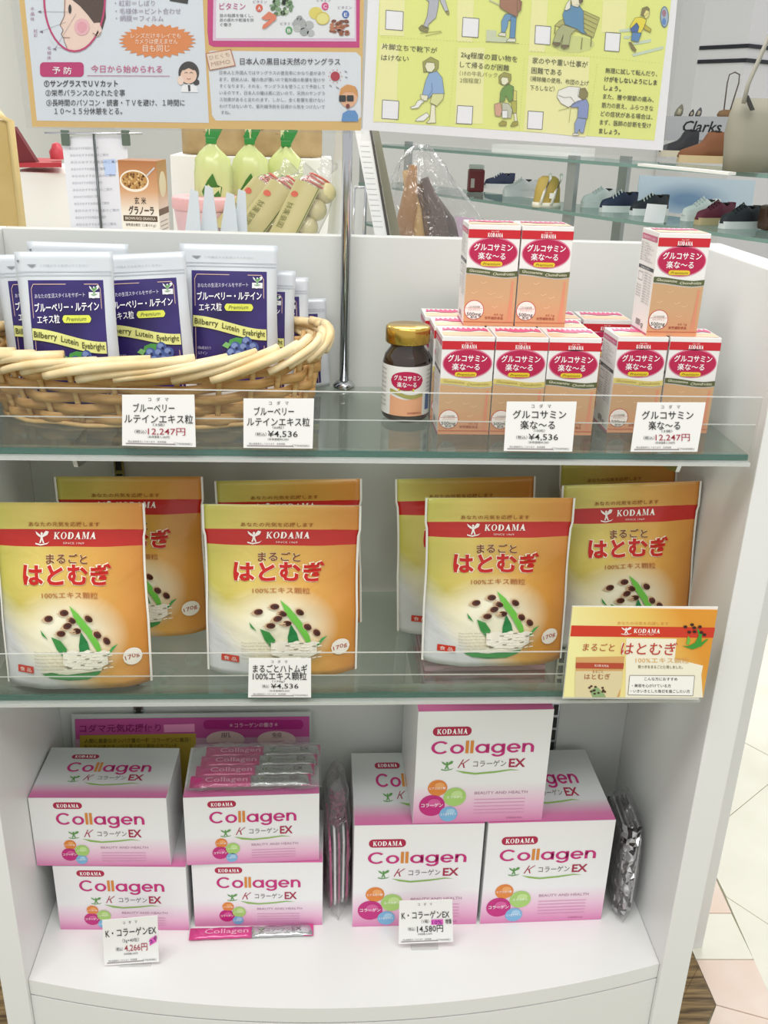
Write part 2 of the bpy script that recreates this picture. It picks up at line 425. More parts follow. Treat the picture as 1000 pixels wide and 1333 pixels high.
for px, py in ((127, 922), (795, 922)): bracket(px, py, ZS2 - .0075)

def glass_shelf(z, label, px_top, px_mid, x1):
    t = thing('glass_shelf', label, 'shelf')
    gx0, gx1 = XL + .004, x1
    link('glass_pane', box_me('pane', gx0, gx1, .909, YB - .012, z - .0065, z - .0004, GLASS), t)
    link('front_edge', box_me('edge', gx0, gx1, .9065, .909, z - .0065, z - .0004, GLASSEDGE), t)
    zt = ony(500, px_top, .9).z; zm = ony(500, px_mid, .903).z
    r = link('price_rail', box_me('rail_base', gx0, gx1, .8985, .935, z - .0105, z - .007, ACRYLEDGE), t)
    link('rail_front', box_me('rail_front', gx0, gx1, .8985, .9, z - .010, zt, ACRYL), r)
    link('rail_lip', box_me('rail_lip', gx0, gx1, .9025, .9037, z - .004, zm, ACRYL), r)
    for zz, yy in ((zt, .8985), (zm, .9025)):
        link('rail_edge', box_me('rail_edge', gx0, gx1, yy, yy + .0012, zz, zz + .0009, ACRYLEDGE), r)
    return t
glass_shelf(ZS1, 'upper glass shelf with clear price rail carrying the woven basket and small boxes', 511, 548, .437)
glass_shelf(ZS2, 'lower glass shelf with clear price rail carrying the yellow and orange pouches', 849, 879, .43)
# chrome pole that carries the posters
pole = thing('chrome_pole', 'slim chrome pole rising from the upper glass shelf between the two posters', 'pole')
px_ = ony(450, 350, 1.15).x
link('tube', tube('tube', [(px_ , 1.148, ZS1 + .004), (px_, 1.148, 1.72)], .0058, CHROME, 16), pole)
glint_foot = link('foot', lathe('foot', [(.013, 0), (.014, .003), (.010, .007), (.006, .009), (.0001, .009)], CHROME, 24), pole); glint_foot.location = (px_, 1.148, ZS1)  # flange disc added to give a bright glint at the pole base

# ------------------------------------------------------------------ posters
INK = 'FFFFFF'
def T(sc, ox, oy): return lambda *p: [(ox + p[i] / sc, oy + p[i + 1] / sc) for i in range(0, len(p), 2)]
c1 = T(3.846, 0, 0); c2 = T(4.0, 240, 0); c3 = T(4.348, 470, 0); c4 = T(4.762, 680, 0)
Yp = 1.138
post = thing('poster', 'tan-bordered eye health poster in a clear sleeve hung above the left side of the cabinet', 'poster')
sheet = [(11, -140), (25, 0), (42, 165), (470, 170), (474, 0), (477, -140)]
link('sheet', prism('sheet', [ony(x, y, Yp) for x, y in sheet], .0015, mat('DDB870', .5)), post)
slv = [(2, -140), (13, 0), (35, 167), (474, 174), (480, -140)]
link('sleeve', prism('sleeve', [ony(x, y, Yp - .004) for x, y in slv], .0008, SLEEVE), post)
P = Print(plane_px(Yp))
LB = 'DCE4EC'
P.poly([(20, -140), (32, 0), (48, 157), (272, 160), (264, 0), (262, -140)], LB)
P.poly([(271, -140), (270, 40), (272, 58), (278, 61), (468, 62), (470, -140)], 'C8327E')
P.poly([(280, -140), (277, 53), (464, 54), (463, -140)], 'E3C3DC', 2)
P.poly([(283, -140), (281, 50), (462, 50), (461, -140)], 'E8ECEF', 3)
P.poly([(270, 70), (274, 66), (464, 68), (470, 74), (470, 152), (464, 158), (281, 157), (276, 150)], 'DFE6EC')
# eye anatomy head in a ring
sk = 'F3D8C8'
P.ell(97, -3, 40, 69, sk, 2, 32); P.ring(97, -3, 41, 71, 2.5, 'C2306E', 5, 36)
P.poly(c1(375, -60, 350, -10, 400, 30, 440, 75, 470, 115, 500, 112, 512, 150, 530, 90, 525, -60), '4A3226', 3)
P.poly(c1(230, 40, 225, -40, 320, -40, 320, 60, 318, 90, 300, 125, 315, 155, 308, 175, 325, 205, 335, 245, 280, 235, 245, 190), LB, 3)
P.line(c1(325, -10, 322, 80, 300, 125, 316, 150, 306, 172, 318, 190, 322, 210, 336, 240), .7, '6B4033', 5)
P.line(c1(315, 188, 350, 188), .7, '6B4033', 5)
P.ell(*c1(410, 135)[0], 10, 11, 'EDB9C0', 4); P.ell(*c1(410, 135)[0], 6, 7, 'E8A5B2', 5)
P.ell(*c1(350, 45)[0], 2, 6, '252020', 5)
P.ell(*c1(485, 150)[0], 6, 9, sk, 5); P.line(c1(465, 165, 490, 182, 505, 160), .7, '6B4033', 6)
for q in ((190, 58, 340, 60), (210, 155, 330, 110), (275, 245, 380, 70)): P.line(c1(*q), .4, '8B8B92', 5)
for i, ch in enumerate('水晶体'): P.text(c1(152, 50 + 26 * i)[0], c1(172, 50 + 26 * i)[0], -5, ch, 'A5779A', 4)
for i, ch in enumerate('虹彩'): P.text(c1(168, 162 + 22 * i)[0], c1(188, 162 + 22 * i)[0], -5, ch, 'A5779A', 4)
for i, ch in enumerate('毛様体'): P.text(c1(236, 248 + 24 * i)[0], c1(256, 248 + 24 * i)[0], -5, ch, 'A5779A', 4)
for q in ((205, 58), (213, 158), (280, 245)): P.poly(c1(q[0], q[1] - 6, q[0] + 2, q[1] + 7, q[0] - 18, q[1]), '7C6B8A', 4)
for t, a, b, y in (('・虹彩＝しぼり', 575, 775, 28), ('・毛様体＝ピント合わせ', 578, 905, 68), ('・網膜＝フィルム', 580, 818, 104)):
    P.text(c1(a, y)[0], c1(b, y)[0], -8.5, t, '9D92A6', 4)
P.poly(c1(850, -20, 945, -20, 940, 20, 850, 5), '2B2B2B', 3)
st = []
for k in range(56):
    a = 2 * math.pi * k / 56; r = 1.0 if k % 2 else .84
    st.append((205 + 51 * r * math.cos(a), 53.5 + 22.5 * r * math.sin(a)))
P.poly(st, 'E08A48', 3)
for t, a, b, y, h in (('レンズだけキレイでも', 655, 905, 190, 7.5), ('カメラは使えません', 675, 890, 218, 7.5), ('目も同じ', 715, 850, 256, 10)):
    P.text(c1(a, y)[0], c1(b, y)[0], -h, t, 'FBE8D4', 5, .008)
P.rrect(52, 81, 109, 100, 5, 'C01F6D', 3); P.text((68, 95), (93, 96), -10, '予 防', 'FFFFFF', 5, .03)
P.text(c1(455, 360)[0], c1(812, 362)[0], -10.5, '今日から始められる', 'C4547F', 4, .04)
P.line(c1(436, 379, 850, 381), .7, 'B04680', 4)
for t, a, b, y in (('①サングラスでＵＶカット', 220, 590, 432), ('②栄養バランスのとれた食事', 228, 626, 479), ('③長時間のパソコン・読書・ＴＶを避け、１時間に', 232, 925, 528), ('１０～１５分休憩をとる。', 272, 612, 570)):
    P.text(c1(a, y)[0], c1(b, y)[0], -9.5, t, '2A2C30', 4, .04)
# doctor
P.ell(*c1(945, 365)[0], 13.5, 15, '33302F', 3); P.ell(*c1(945, 378)[0], 10.5, 10.5, 'F2CFB8', 4)
P.poly(c1(905, 345, 945, 325, 985, 345, 970, 352, 945, 340, 920, 352), '33302F', 5)
P.poly(c1(905, 460, 912, 430, 945, 420, 985, 432, 992, 462), 'F4F6F8', 4); P.poly(c1(940, 425, 952, 425, 954, 455, 944, 458), '3A3A48', 5)
P.ell(*c1(983, 412)[0], 4, 4, '33302F', 3); P.ell(*c1(905, 402)[0], 4, 6, 'F4DCCB', 5)
for ex in (932, 958): P.line(c1(ex - 8, 366, ex, 361, ex + 8, 366), .6, '3A2A26', 6)
P.line(c1(935, 392, 945, 397, 955, 392), .6, 'A04040', 6)
# vitamins
P.text(c2(183, 48)[0], c2(318, 48)[0], -10, 'ビタミン', 'C0508C', 5, .012)
for t, b, y in (('目の粘膜を強くし、', 358, 88), ('目の疲れや乾燥を防', 362, 112), ('ぐ働き', 245, 136)): P.text(c2(186, y)[0], c2(b, y)[0], -5, t, '55555C', 5)
for x, y, ch, cl, t in ((390, 42, 'A', 'D8604A', (358, 16)), (545, 158, 'B', '5FA468', (500, 130)), (733, 33, 'C', 'D84C8C', (690, 8)), (840, 75, 'E', '3F6CB8', (800, 46))):
    P.ell(*c2(x, y)[0], 4.6, 5.2, cl, 5, 18); q = c2(x - 8, y + 11, x + 9, y + 11); P.text(q[0], q[1], -7, ch, 'FFFFFF', 6)
    q = c2(t[0], t[1], t[0] + 72, t[1]); P.text(q[0], q[1], -4.5, 'ビタミン', '8B7A88', 5)
rnd = random.Random(3)
for i in range(34): x, y = 455 + rnd.random() * 100, -5 + rnd.random() * 80; P.ell(*c2(x, y)[0], 2 + rnd.random() * 2.5, 1.5 + rnd.random() * 2.2, rnd.choice(['6E9468', '7FA37A', '54794E', 'A9C29E']), 5 + (i % 3), 8)
P.poly(c2(400, 95, 440, 60, 480, 80, 470, 95, 425, 105), 'E08060', 8); P.poly(c2(475, 80, 480, 98, 425, 145, 405, 150, 410, 130), 'E27C5C', 9)
for q, rr, cl in (((600, 125), 9, 'A9B0AE'), ((600, 95), 4, '9BA3A2'), ((650, 130), 6, 'B4B9B7'), ((625, 165), 6, 'A2A9A8'), ((658, 172), 5, 'B9BEBC'), ((588, 148), 5, 'BFC4C2')): P.ell(*c2(*q)[0], rr, rr * .9, cl, 5)
P.ell(*c2(685, 68)[0], 9, 8, 'E2D568', 5); P.ell(*c2(720, 95)[0], 8.5, 8, 'E9E48E', 6); P.ring(*c2(720, 95)[0], 9, 8.4, 1.2, 'D8C94A', 7)
for i in range(36): x, y = 765 + rnd.random() * 95, 108 + rnd.random() * 72; P.ell(*c2(x, y)[0], 3.2, 1.8, rnd.choice(['A8633F', '8F4E30', 'C07C55', '7A4028']), 5 + (i % 4), 8)
# memo
P.poly(c2(110, 277, 243, 255, 268, 343, 130, 368), 'B8735A', 5); P.poly(c2(116, 281, 239, 260, 262, 339, 134, 363), 'EBD9C4', 6)
P.text(c2(130, 312)[0], c2(236, 292)[0], -6.5, 'ひとくち', 'B99A88', 7); P.text(c2(142, 345)[0], c2(240, 330)[0], -7.5, 'MEMO', 'B99A88', 7)
P.text(c2(290, 334)[0], c2(812, 336)[0], -9.5, '日本人の黒目は天然のサングラス', '26262A', 5, .018)
for i, t in enumerate(('日本人と外国人ではサングラスの普及率にかなり差があり', 'ます。欧米人は、瞳の色が薄いので紫外線の影響を受けや', 'すくなります。それを、サングラスを使うことで予防して', 'いるのです。日本人の瞳は黒に近いので、天然のサングラ', 'ス効果があると言われます。しかし、全く影響を受けない', 'わけではないので、紫外線予防を日頃から気をつけたいで')):
    P.text(c2(183, 386 + 35 * i)[0], c2(732, 390 + 35 * i)[0], -5.6, t, '70747C', 5)
P.text(c2(190, 594)[0], c2(240, 594)[0], -5.6, 'すね。', '70747C', 5)
P.ell(*c2(786, 397)[0], 6, 6.2, 'B3243A', 5)
for k in range(10): a = k * .628; q = c2(786, 397)[0]; P.ell(q[0] + 8.4 * math.cos(a), q[1] + 8.6 * math.sin(a), .7, .7, 'D04A5A', 5, 6)
for q in ((835, 370, 848, 375), (838, 400, 850, 405), (755, 443, 768, 450), (790, 452, 806, 462)): P.line(c2(*q), 1, '777B84', 5)
P.ell(*c2(855, 500)[0], 12, 15, 'E8B58F', 5); P.poly(c2(808, 500, 815, 460, 850, 440, 890, 450, 905, 490, 900, 470, 905, 505, 880, 480, 840, 478), 'D89A55', 6)
P.poly(c2(818, 632, 825, 590, 850, 575, 890, 575, 905, 600, 905, 632), '5E94CC', 5)
P.rrect(*c2(806, 496)[0], *c2(842, 530)[0], 1.5, '15161A', 7); P.rrect(*c2(846, 496)[0], *c2(882, 528)[0], 1.5, '15161A', 7)
P.ell(*c2(852, 553)[0], 2.6, 3.2, '7A2A22', 7)
P.build('print', post)

Yq = 1.13
post2 = thing('poster', 'yellow exercise checklist poster with line drawings in a clear sleeve above the right side', 'poster')
link('sheet', prism('sheet', [ony(x, y, Yq) for x, y in [(483, -140), (479, 0), (472, 169), (863, 196), (882, 0), (890, -140)]], .0015, mat('F0F1F4', .5)), post2)
link('sleeve', prism('sleeve', [ony(x, y, Yq - .004) for x, y in [(478, -140), (474, 0), (470, 183), (867, 206), (889, 0), (897, -140)]], .0008, SLEEVE), post2)
P = Print(plane_px(Yq)); YL = 'E9F08C'; YL2 = 'F3F2AE'
P.poly([(497, -140), (494, 0), (486, 158), (852, 183), (874, 0), (884, -140)], YL)
for q in ((110, -100, 250, -100, 245, 205, 105, 200), (545, 0, 640, 0, 630, 240, 545, 235)): P.poly(c3(*q), YL2, 2)
for q in ((110, 245, 215, 250, 200, 690, 70, 690), (550, 270, 700, 270, 690, 700, 530, 700)): P.poly(c3(*q), YL2, 2)
for q in ((60, 0, 160, 0, 140, 325, 40, 320), (500, 0, 650, 0, 640, 200, 490, 200), (40, 345, 420, 355, 390, 850, 10, 810)): P.poly(c4(*q), YL2, 2)
def dots(a, b, n):
    for i in range(n): t = (i + .5) / n; P.ell(a[0] + (b[0] - a[0]) * t, a[1] + (b[1] - a[1]) * t, .7, .6, 'D5D88A', 3, 6)
dots((495, 48), (690, 58), 46); dots((690, 66), (860, 82), 40); dots((594, 60), (584, 165), 26); dots((683, 75), (676, 172), 26); dots((778, 82), (765, 178), 26)
def chk(f, *q): 
    p = f(*q); P.poly(p, 'F3F4F8', 3); P.box(p, .7, '555560', 4)
chk(c3, 142, 57, 240, 66, 236, 172, 139, 165); chk(c3, 578, 98, 669, 105, 663, 212, 572, 206)
chk(c3, 122, 565, 215, 572, 210, 676, 118, 670); chk(c3, 547, 597, 634, 602, 628, 703, 540, 698)
chk(c4, 83, 157, 178, 165, 172, 278, 77, 270); chk(c4, 518, 200, 610, 207, 600, 320, 510, 313); chk(c4, 37, 688, 131, 694, 123, 802, 31, 797)
TX = '4A4E2C'
for t, p, q, h in (('片脚立ちで靴下が', (118, 275), (430, 300), 8.4), ('はけない', (114, 338), (270, 346), 8.4), ('2kg程度の買い物を', (565, 322), (885, 350), 8.6), ('して帰るのが困難', (560, 378), (838, 400), 8.6)):
    P.text(c3(*p)[0], c3(*q)[0], -h, t, TX, 4, .008)
P.text(c3(558, 425)[0], c3(772, 437)[0], -7, '（1ℓの牛乳パック', '8A8C58', 4); P.text(c3(560, 465)[0], c3(678, 470)[0], -7, '2個程度）', '8A8C58', 4)
for t, p, q, h in (('家のやや重い仕事が', (62, 390), (405, 418), 9), ('困難である', (56, 452), (243, 466), 9), ('（掃除機の使用、布団の上げ', (50, 500), (412, 530), 7.2), ('下ろしなど）', (48, 556), (200, 564), 7.2)):
    P.text(c4(*p)[0], c4(*q)[0], -h, t, TX, 4, .006)
for i, (t, a, b) in enumerate((('無理に試して転んだり、', 515, 838), ('けがをしないようにしま', 510, 835), ('しょう。', 505, 612), ('また、腰や関節の痛み、', 500, 815), ('筋力の衰え、ふらつきな', 492, 812), ('どの症状がある場合は、', 486, 808), ('まず、医師の診断を受け', 480, 798), ('ましょう。', 475, 605))):
    y = 450 + 53.5 * i; P.text(c4(a, y)[0], c4(b, y + (b - a) * .07)[0], -7.6, t, '3E4028', 4, .04)
OL = '6A6C50'
def fig(f, pts, c, L=4, ol=True):
    p = f(*pts); P.poly(p, c, L)
    if ol: P.box(p, .45, OL, L + 1)
# 1 man stepping (grey)
fig(c3, (350, -20, 440, -20, 440, 20, 425, 100, 385, 135, 375, 160, 350, 155, 375, 90, 385, 10), 'B9BBC8'); fig(c3, (440, -20, 470, -20, 495, 60, 480, 70, 455, 20), 'C4C6D2'); fig(c3, (345, 140, 385, 160, 375, 185, 340, 175, 326, 158), '8E8C50'); fig(c3, (480, 62, 497, 60, 500, 82, 490, 84), 'A9A060')
P.line(c3(335, 188, 455, 175), .8, 'A8AA60', 4); P.line(c3(365, 202, 460, 183), .8, 'A8AA60', 4)
# 2 man on stairs
P.poly(c3(710, 168, 768, 172, 765, 208, 830, 212, 825, 240, 708, 235), 'CFD8B8', 3)
fig(c3, (815, 80, 870, 75, 880, 110, 835, 115, 830, 150, 815, 185, 795, 182, 795, 120), '6FA0C8'); fig(c3, (850, 90, 880, 100, 872, 215, 842, 215), '5F93C0', 6); fig(c3, (790, -20, 885, -20, 905, 20, 885, 95, 840, 75, 785, 40), 'A8775C', 7); fig(c3, (885, -10, 912, 10, 905, 60, 885, 70), 'A8775C', 8)
fig(c3, (790, 183, 822, 187, 818, 207, 774, 200), 'E9EAD8'); fig(c3, (838, 215, 878, 218, 874, 238, 822, 235), 'E9EAD8'); P.line(c3(725, 0, 800, 35), 1.6, 'C9CAB0', 5); P.line(c3(708, 235, 895, 246), .5, OL, 4)
# 3 man pulling sock
fig(c3, (355, 410, 350, 350, 395, 322, 440, 345, 438, 385, 420, 408, 400, 412, 372, 405), 'A5A556'); fig(c3, (362, 375, 372, 352, 415, 355, 420, 385, 400, 408, 375, 405), 'F0F0D0', 6)
fig(c3, (385, 415, 430, 402, 460, 440, 472, 530, 410, 530, 380, 560, 345, 545, 365, 460), '93B4DC', 5); P.line(c3(400, 470, 405, 510, 385, 540), .6, '5F7FA8', 7)
fig(c3, (405, 530, 470, 530, 465, 560, 430, 600, 390, 580), 'DFE3A0', 6); fig(c3, (398, 590, 420, 598, 422, 680, 425, 695, 368, 697, 390, 675), 'F4F2D8', 5)
fig(c3, (350, 560, 320, 570, 305, 598, 278, 606, 290, 616, 325, 610, 345, 585, 358, 575), 'F6F7F2', 6); fig(c3, (372, 637, 388, 655, 355, 685, 305, 685, 325, 665), 'F6F7F2', 4); fig(c3, (335, 535, 380, 540, 375, 570, 345, 570), 'F0EED0', 7)
# 4 woman with bags
fig(c3, (782, 470, 780, 430, 810, 408, 850, 420, 850, 455, 835, 480, 800, 480), 'A5A050'); fig(c3, (792, 450, 800, 435, 832, 440, 836, 465, 815, 482, 798, 476), 'F0F0D0', 6)
fig(c3, (800, 500, 835, 475, 865, 490, 862, 560, 840, 580, 820, 540, 815, 570, 785, 578, 790, 520), '6E9A48', 5); fig(c3, (860, 510, 882, 515, 880, 572, 862, 572), 'DFD878', 4); fig(c3, (850, 572, 882, 572, 880, 640, 860, 640), 'B9B850', 5)
fig(c3, (800, 580, 835, 585, 858, 620, 850, 670, 820, 665, 800, 640), 'C8CCB8', 6); fig(c3, (755, 590, 790, 580, 800, 620, 790, 660, 760, 655), 'D8A890', 6); fig(c3, (798, 625, 830, 625, 830, 668, 800, 668), 'F2F4F4', 8)
fig(c3, (865, 640, 880, 640, 885, 685, 870, 688), 'F4F0D8', 4); fig(c3, (845, 715, 860, 690, 888, 685, 890, 705, 865, 715), 'A8A040', 6); fig(c3, (780, 700, 800, 683, 825, 690, 822, 710, 785, 712), 'A8A040', 6)
# 5 man on bench
P.ell(*c4(320, 275)[0], 27, 11, 'D3DC8C', 2)
fig(c4, (380, 65, 480, 110, 440, 235, 330, 190, 200, 160, 230, 130), 'BDBB6C', 3)
for k in range(5): P.line(c4(385 - 6 * k, 85 + 26 * k, 470 - 9 * k, 125 + 26 * k), .6, '8A8850', 5)
for q in ((372, 235, 365, 305), (430, 225, 425, 290), (205, 165, 200, 210)): P.line(c4(*q), 1.3, '8A8850', 5)
fig(c4, (270, 45, 300, 30, 350, 30, 380, 70, 382, 190, 400, 208, 370, 205, 340, 180, 265, 150, 250, 90), '5F93B8', 6); fig(c4, (262, 60, 275, 20, 300, -10, 298, 50, 275, 65), 'EFEFE0', 8)
fig(c4, (300, -20, 372, -20, 372, 10, 345, 45, 310, 35), 'F0EBD0', 7); fig(c4, (350, -20, 378, -20, 375, 15, 355, 20), '6A5A40', 9)
fig(c4, (250, 150, 335, 180, 300, 215, 290, 280, 245, 285, 255, 215, 235, 265, 190, 260, 215, 190), 'B3B884', 8); fig(c4, (190, 262, 235, 265, 240, 275, 215, 288, 186, 275), '7A6A48', 9); fig(c4, (245, 278, 292, 280, 290, 292, 262, 302, 240, 292), '7A6A48', 9)
# 6 child crossing and signal
for q in ((600, 185, 670, 175, 670, 195, 605, 200), (630, 225, 680, 220, 660, 240, 630, 240), (690, 265, 800, 240, 795, 262, 690, 278), (680, 335, 880, 285, 870, 305, 690, 350)): P.poly(c4(*q), 'CBDCC8', 3)
fig(c4, (735, 95, 745, 50, 775, 40, 790, 55, 785, 80, 760, 100), '8A8048', 5); fig(c4, (752, 90, 768, 60, 790, 70, 785, 100, 765, 118), 'F0E890', 6)
fig(c4, (700, 110, 735, 105, 770, 120, 760, 160, 735, 205, 690, 195, 700, 160, 675, 180, 668, 165), 'F0E040', 6); fig(c4, (760, 150, 800, 180, 797, 200, 755, 180), 'C8B840', 6); fig(c4, (670, 180, 710, 140, 725, 165, 715, 200, 680, 200), '3F6AA8', 8)
fig(c4, (685, 195, 740, 205, 720, 260, 675, 250), '5A8AC0', 7); fig(c4, (660, 262, 675, 262, 708, 310, 700, 322, 680, 305), '8A7A48', 7)
p = c4(882, 105)[0]; P.ell(p[0], p[1], 5.6, 14, '5F7A98', 4); P.ell(p[0], p[1], 4.5, 12.5, 'A9BCCC', 5); P.ell(p[0] - .5, p[1] - 5, 2.6, 4.5, 'A87888', 6); P.ell(p[0] - .5, p[1] + 6, 2.6, 4.5, '5F8ACC', 6)
# 7 man carrying bedding
fig(c4, (345, 600, 350, 550, 390, 545, 408, 575, 405, 600, 380, 620), '8C8250', 5); fig(c4, (215, 600, 225, 560, 290, 535, 360, 540, 350, 600, 380, 625, 330, 640, 285, 665, 240, 640), 'F2F2EC', 6)
P.line(c4(225, 590, 260, 605, 300, 600, 330, 640), .6, '9A9A88', 8)
fig(c4, (345, 625, 400, 615, 413, 650, 405, 735, 342, 730, 348, 665, 300, 665, 310, 645), '8A9ACB', 7); fig(c4, (342, 730, 398, 738, 380, 825, 358, 822, 355, 800, 340, 828, 325, 825, 325, 765), '93A6D0', 7)
fig(c4, (315, 825, 355, 828, 350, 838, 312, 838), 'F2F2EC', 7); P.line(c4(225, 685, 290, 670), .7, 'B0B060', 5); P.line(c4(300, 672, 290, 760), .7, 'B0B060', 5)
P.build('print', post2)

# ------------------------------------------------------------------ carton printing
def carton(name, w_, d_, h_, label, cat, group, m_=None):
    t = thing(name, label, cat, group)
    link('carton', box_me('carton', -w_ / 2, w_ / 2, 0, d_, 0, h_, m_ or mat('EDEBE8', .35), .0007), t)
    return t
def grad_mat(name, axis, stops, rough=.35, coat=0.0):
    m_, nt, b = newmat(name, rough); x, y, z, tc = gen_xyz(nt)
    nt.links.new(ramp(nt, (x, y, z)[axis], stops), b.inputs['Base Color']); return m_
# glucosamine boxes ----------------------------------------------------------
GW, GD, GH = .0545, .0495, .1045
PEACH = grad_mat('peach_gradient', 2, [(0, 'D8976E'), (.3, 'CFA57C'), (.7, 'C9A47A'), (.92, 'C8967C'), (1, 'C67C72')])
def gluco_front(P, ribbon, rtext, H=1.0, sub=None):
    """a 0..1 across, b 0..1 up, printed face of the joint supplement"""
    P.rect(0.0, .872, 1, .955, 'C8202C', 1)
    P.kodama((.37, .884), (.66, .884), .04, 'FFFFFF', 2); P.text((.44, .932), (.58, .932), .018, 'Since 1969', 'FBE0DC', 2)
    P.ell(.5, .735, .475, .15, 'DF7F9C', 1, 40); P.ell(.5, .735, .455, .137, 'B81A4C', 2, 40)
    P.text((.12, .757), (.87, .757), .075, 'グルコサミン', 'FFFFFF', 3, .025); P.text((.21, .672), (.74, .672), .075, '楽な～る', 'FFFFFF', 3, .025)
    P.rrect(.27, .602, .69, .648, .05, 'E6C92F', 3, ry=.022); P.text((.31, .612), (.65, .612), .035, 'Premium', '8A6A20', 4, .01, .3)
    n = 14; top = []; bot = []; pt = []
    for k in range(n + 1):
        t = k / n; y = .555 - .035 * (.5 - .5 * math.cos(math.pi * min(1, t * 1.25))) + .012 * max(0, t - .8) * 5
        top.append((t, y + .028)); bot.append((t, y - .026))
    for k in range(n): P.poly([bot[k], bot[k + 1], top[k + 1], top[k]], ribbon, 3)
    s1 = [('Glucosamine', .06, .46, .545, .528), ('Chondroitin', .52, .94, .513, .515)]
    for t, a, b_, y0, y1 in s1: P.text((a, y0), (b_, y1), .038, t, rtext, 4, .008, .2)
    P.poly([(0, 0), (1, 0)] + [(1, bot[-1][1] - .01)] + [(k / n, bot[k][1] - .012) for k in range(n - 1, 0, -1)] + [(0, .52)], PEACH, 1)
    P.poly([(.86, .04), (.94, .04), (.94, .46), (.9, .46)], 'DC9070', 2)
    for a, b_ in ((.12, .34), (.3, .44), (.46, .33), (.62, .3), (.55, .2)): P.line([(a, b_), (a + .05, b_ - .012), (a + .12, b_ + .006)], .012, 'EBC39C', 2, 2)
    P.ell(.2, .16, .195, .1, 'C23A34', 2, 30); P.ell(.2, .16, .182, .0935, 'F2E9E2', 3, 30)
    P.text((.09, .185), (.31, .185), .022, '１日９粒目安量', '77706C', 4); P.line([(.03, .18), (.37, .18)], .006, 'C9706A', 4, 2)
    P.text((.08, .155), (.32, .155), .022, 'グルコサミン', 'C08078', 4); P.text((.06, .103), (.34, .103), .048, '500mg', '333333', 4, .015); P.text((.14, .077), (.27, .077), .028, '配合', '333333', 4, .01)
    P.text((.6, .11), (.78, .11), .025, '62.1g', 'A34434', 3); P.text((.42, .07), (.78, .07), .032, '栄養補助食品', 'A34434', 3, .01)
    P.line([(0, .04), (1, .04)], .01, 'C64A36', 3, 2)
WOODL = mat('D9BC8C', .5)
def gluco(ribbon, rtext, label):
    t = carton('supplement_box', GW, GD, GH, label, 'box', 'joint supplement boxes')
    P = Print(face((-GW / 2, -.0001, 0), (GW, 0, 0), (0, 0, GH), (0, -1, 0))); gluco_front(P, ribbon, rtext); P.build('front_print', t)
    P = Print(face((-GW / 2 - .0001, GD, 0), (0, -GD, 0), (0, 0, GH), (-1, 0, 0)))
    P.rect(.05, .9, .95, .955, 'C45A80', 1); P.text((.1, .912), (.9, .912), .032, '健康維持をお助け', 'F7DDE4', 2)
    for i in range(8): P.text((.08, .86 - .024 * i), (.55 + .38 * ((i * 7) % 5) / 5, .86 - .024 * i), .02, '関節にやさしい成分を配合しました', '7A7A80', 2)
    P.rect(.05, .615, .95, .65, '47474C', 1); P.text((.2, .622), (.75, .622), .022, '栄養成分表示', 'DDDDDD', 2)
    for i in range(12): P.text((.45, .58 - .026 * i), (.9, .58 - .026 * i), .018, '主要成分 100mg', '85858A', 2)
    P.box([(.1, .5), (.38, .5), (.38, .58), (.1, .58)], .012, '85858A', 2, 2)
    for i in range(5): P.text((.06, .44 - .026 * i), (.38, .44 - .026 * i), .018, '開封後はお早めに', '85858A', 2)
    for i in range(11): P.rect(.3 + .025 * i, .06, .3 + .025 * i + .012, .12, '3A3A3C', 2)
    P.text((.62, .05), (.75, .05), .05, '♀', '3A3A3C', 2)
    P.rect(0, 0, 1, .02, 'C45A80', 1); P.build('side_print', t)
    P = Print(face((-GW / 2, 0, GH + .0001), (GW, 0, 0), (0, GD, 0), (0, 0, 1)))
    P.poly([(.03, .45), (.97, .45), (.97, .05), (.03, .05)], 'F3C9A8', 1)
    cr = [(.06, .55), (.1, .85)]
    for k in range(9): a = .1 + .1 * k; cr += [(a, .9 - .0 * k), (a + .05, .72)]
    cr += [(.94, .85), (.95, .5), (.8, .62), (.6, .5), (.4, .5), (.2, .62)]
    P.poly(cr, 'E25C8C', 2); P.build('top_print', t)
    P = Print(face((0, 0, GH), (GW, 0, 0), (0, GD, 0), (0, 0, 1)))
    P = Print(face((-GW / 2, -.0004, GH - .0006), (GW, 0, 0), (0, 0, .0006), (0, -1, 0)))
    return t
DG = mat('59603A', .3, 0); DG_SHEEN = mat('D8C878', .3, .0)  # same foil ribbon twice; the second has its gold sheen painted as colour
ga = gluco(DG, 'E9E6CC', ''); gb = gluco(DG_SHEEN, 'A89A50', '')
used = set()
def inst(proto, label, x, y, z, yaw, group=None):
    o = proto if proto.name not in used else copy_tree(proto)
    if o is proto: used.add(proto.name)
    relabel(o, label, group); put(o, x, y, z, yaw); return o
Z1 = ZS1 + GH + .0004
inst(ga, 'pink supplement box on the upper shelf, left one of the stacked top pair', .1770, 1.0186, Z1, -.7)
inst(ga, 'pink supplement box on the upper shelf, right one of the stacked top pair', .2332, 1.0195, Z1, .2)
inst(ga, 'pink supplement box standing alone on top of the right-hand pair', .3662, .9836, Z1, 1.7)
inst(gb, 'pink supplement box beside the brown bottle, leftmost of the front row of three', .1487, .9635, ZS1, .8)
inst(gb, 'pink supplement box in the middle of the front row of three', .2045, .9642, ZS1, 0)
inst(ga, 'pink supplement box at the right end of the front row of three', .2601, .9650, ZS1, -.6)
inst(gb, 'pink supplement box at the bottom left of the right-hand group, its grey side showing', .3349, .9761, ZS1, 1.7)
inst(ga, 'pink supplement box at the bottom right next to the cabinet side panel', .3920, .978, ZS1, -1.5)
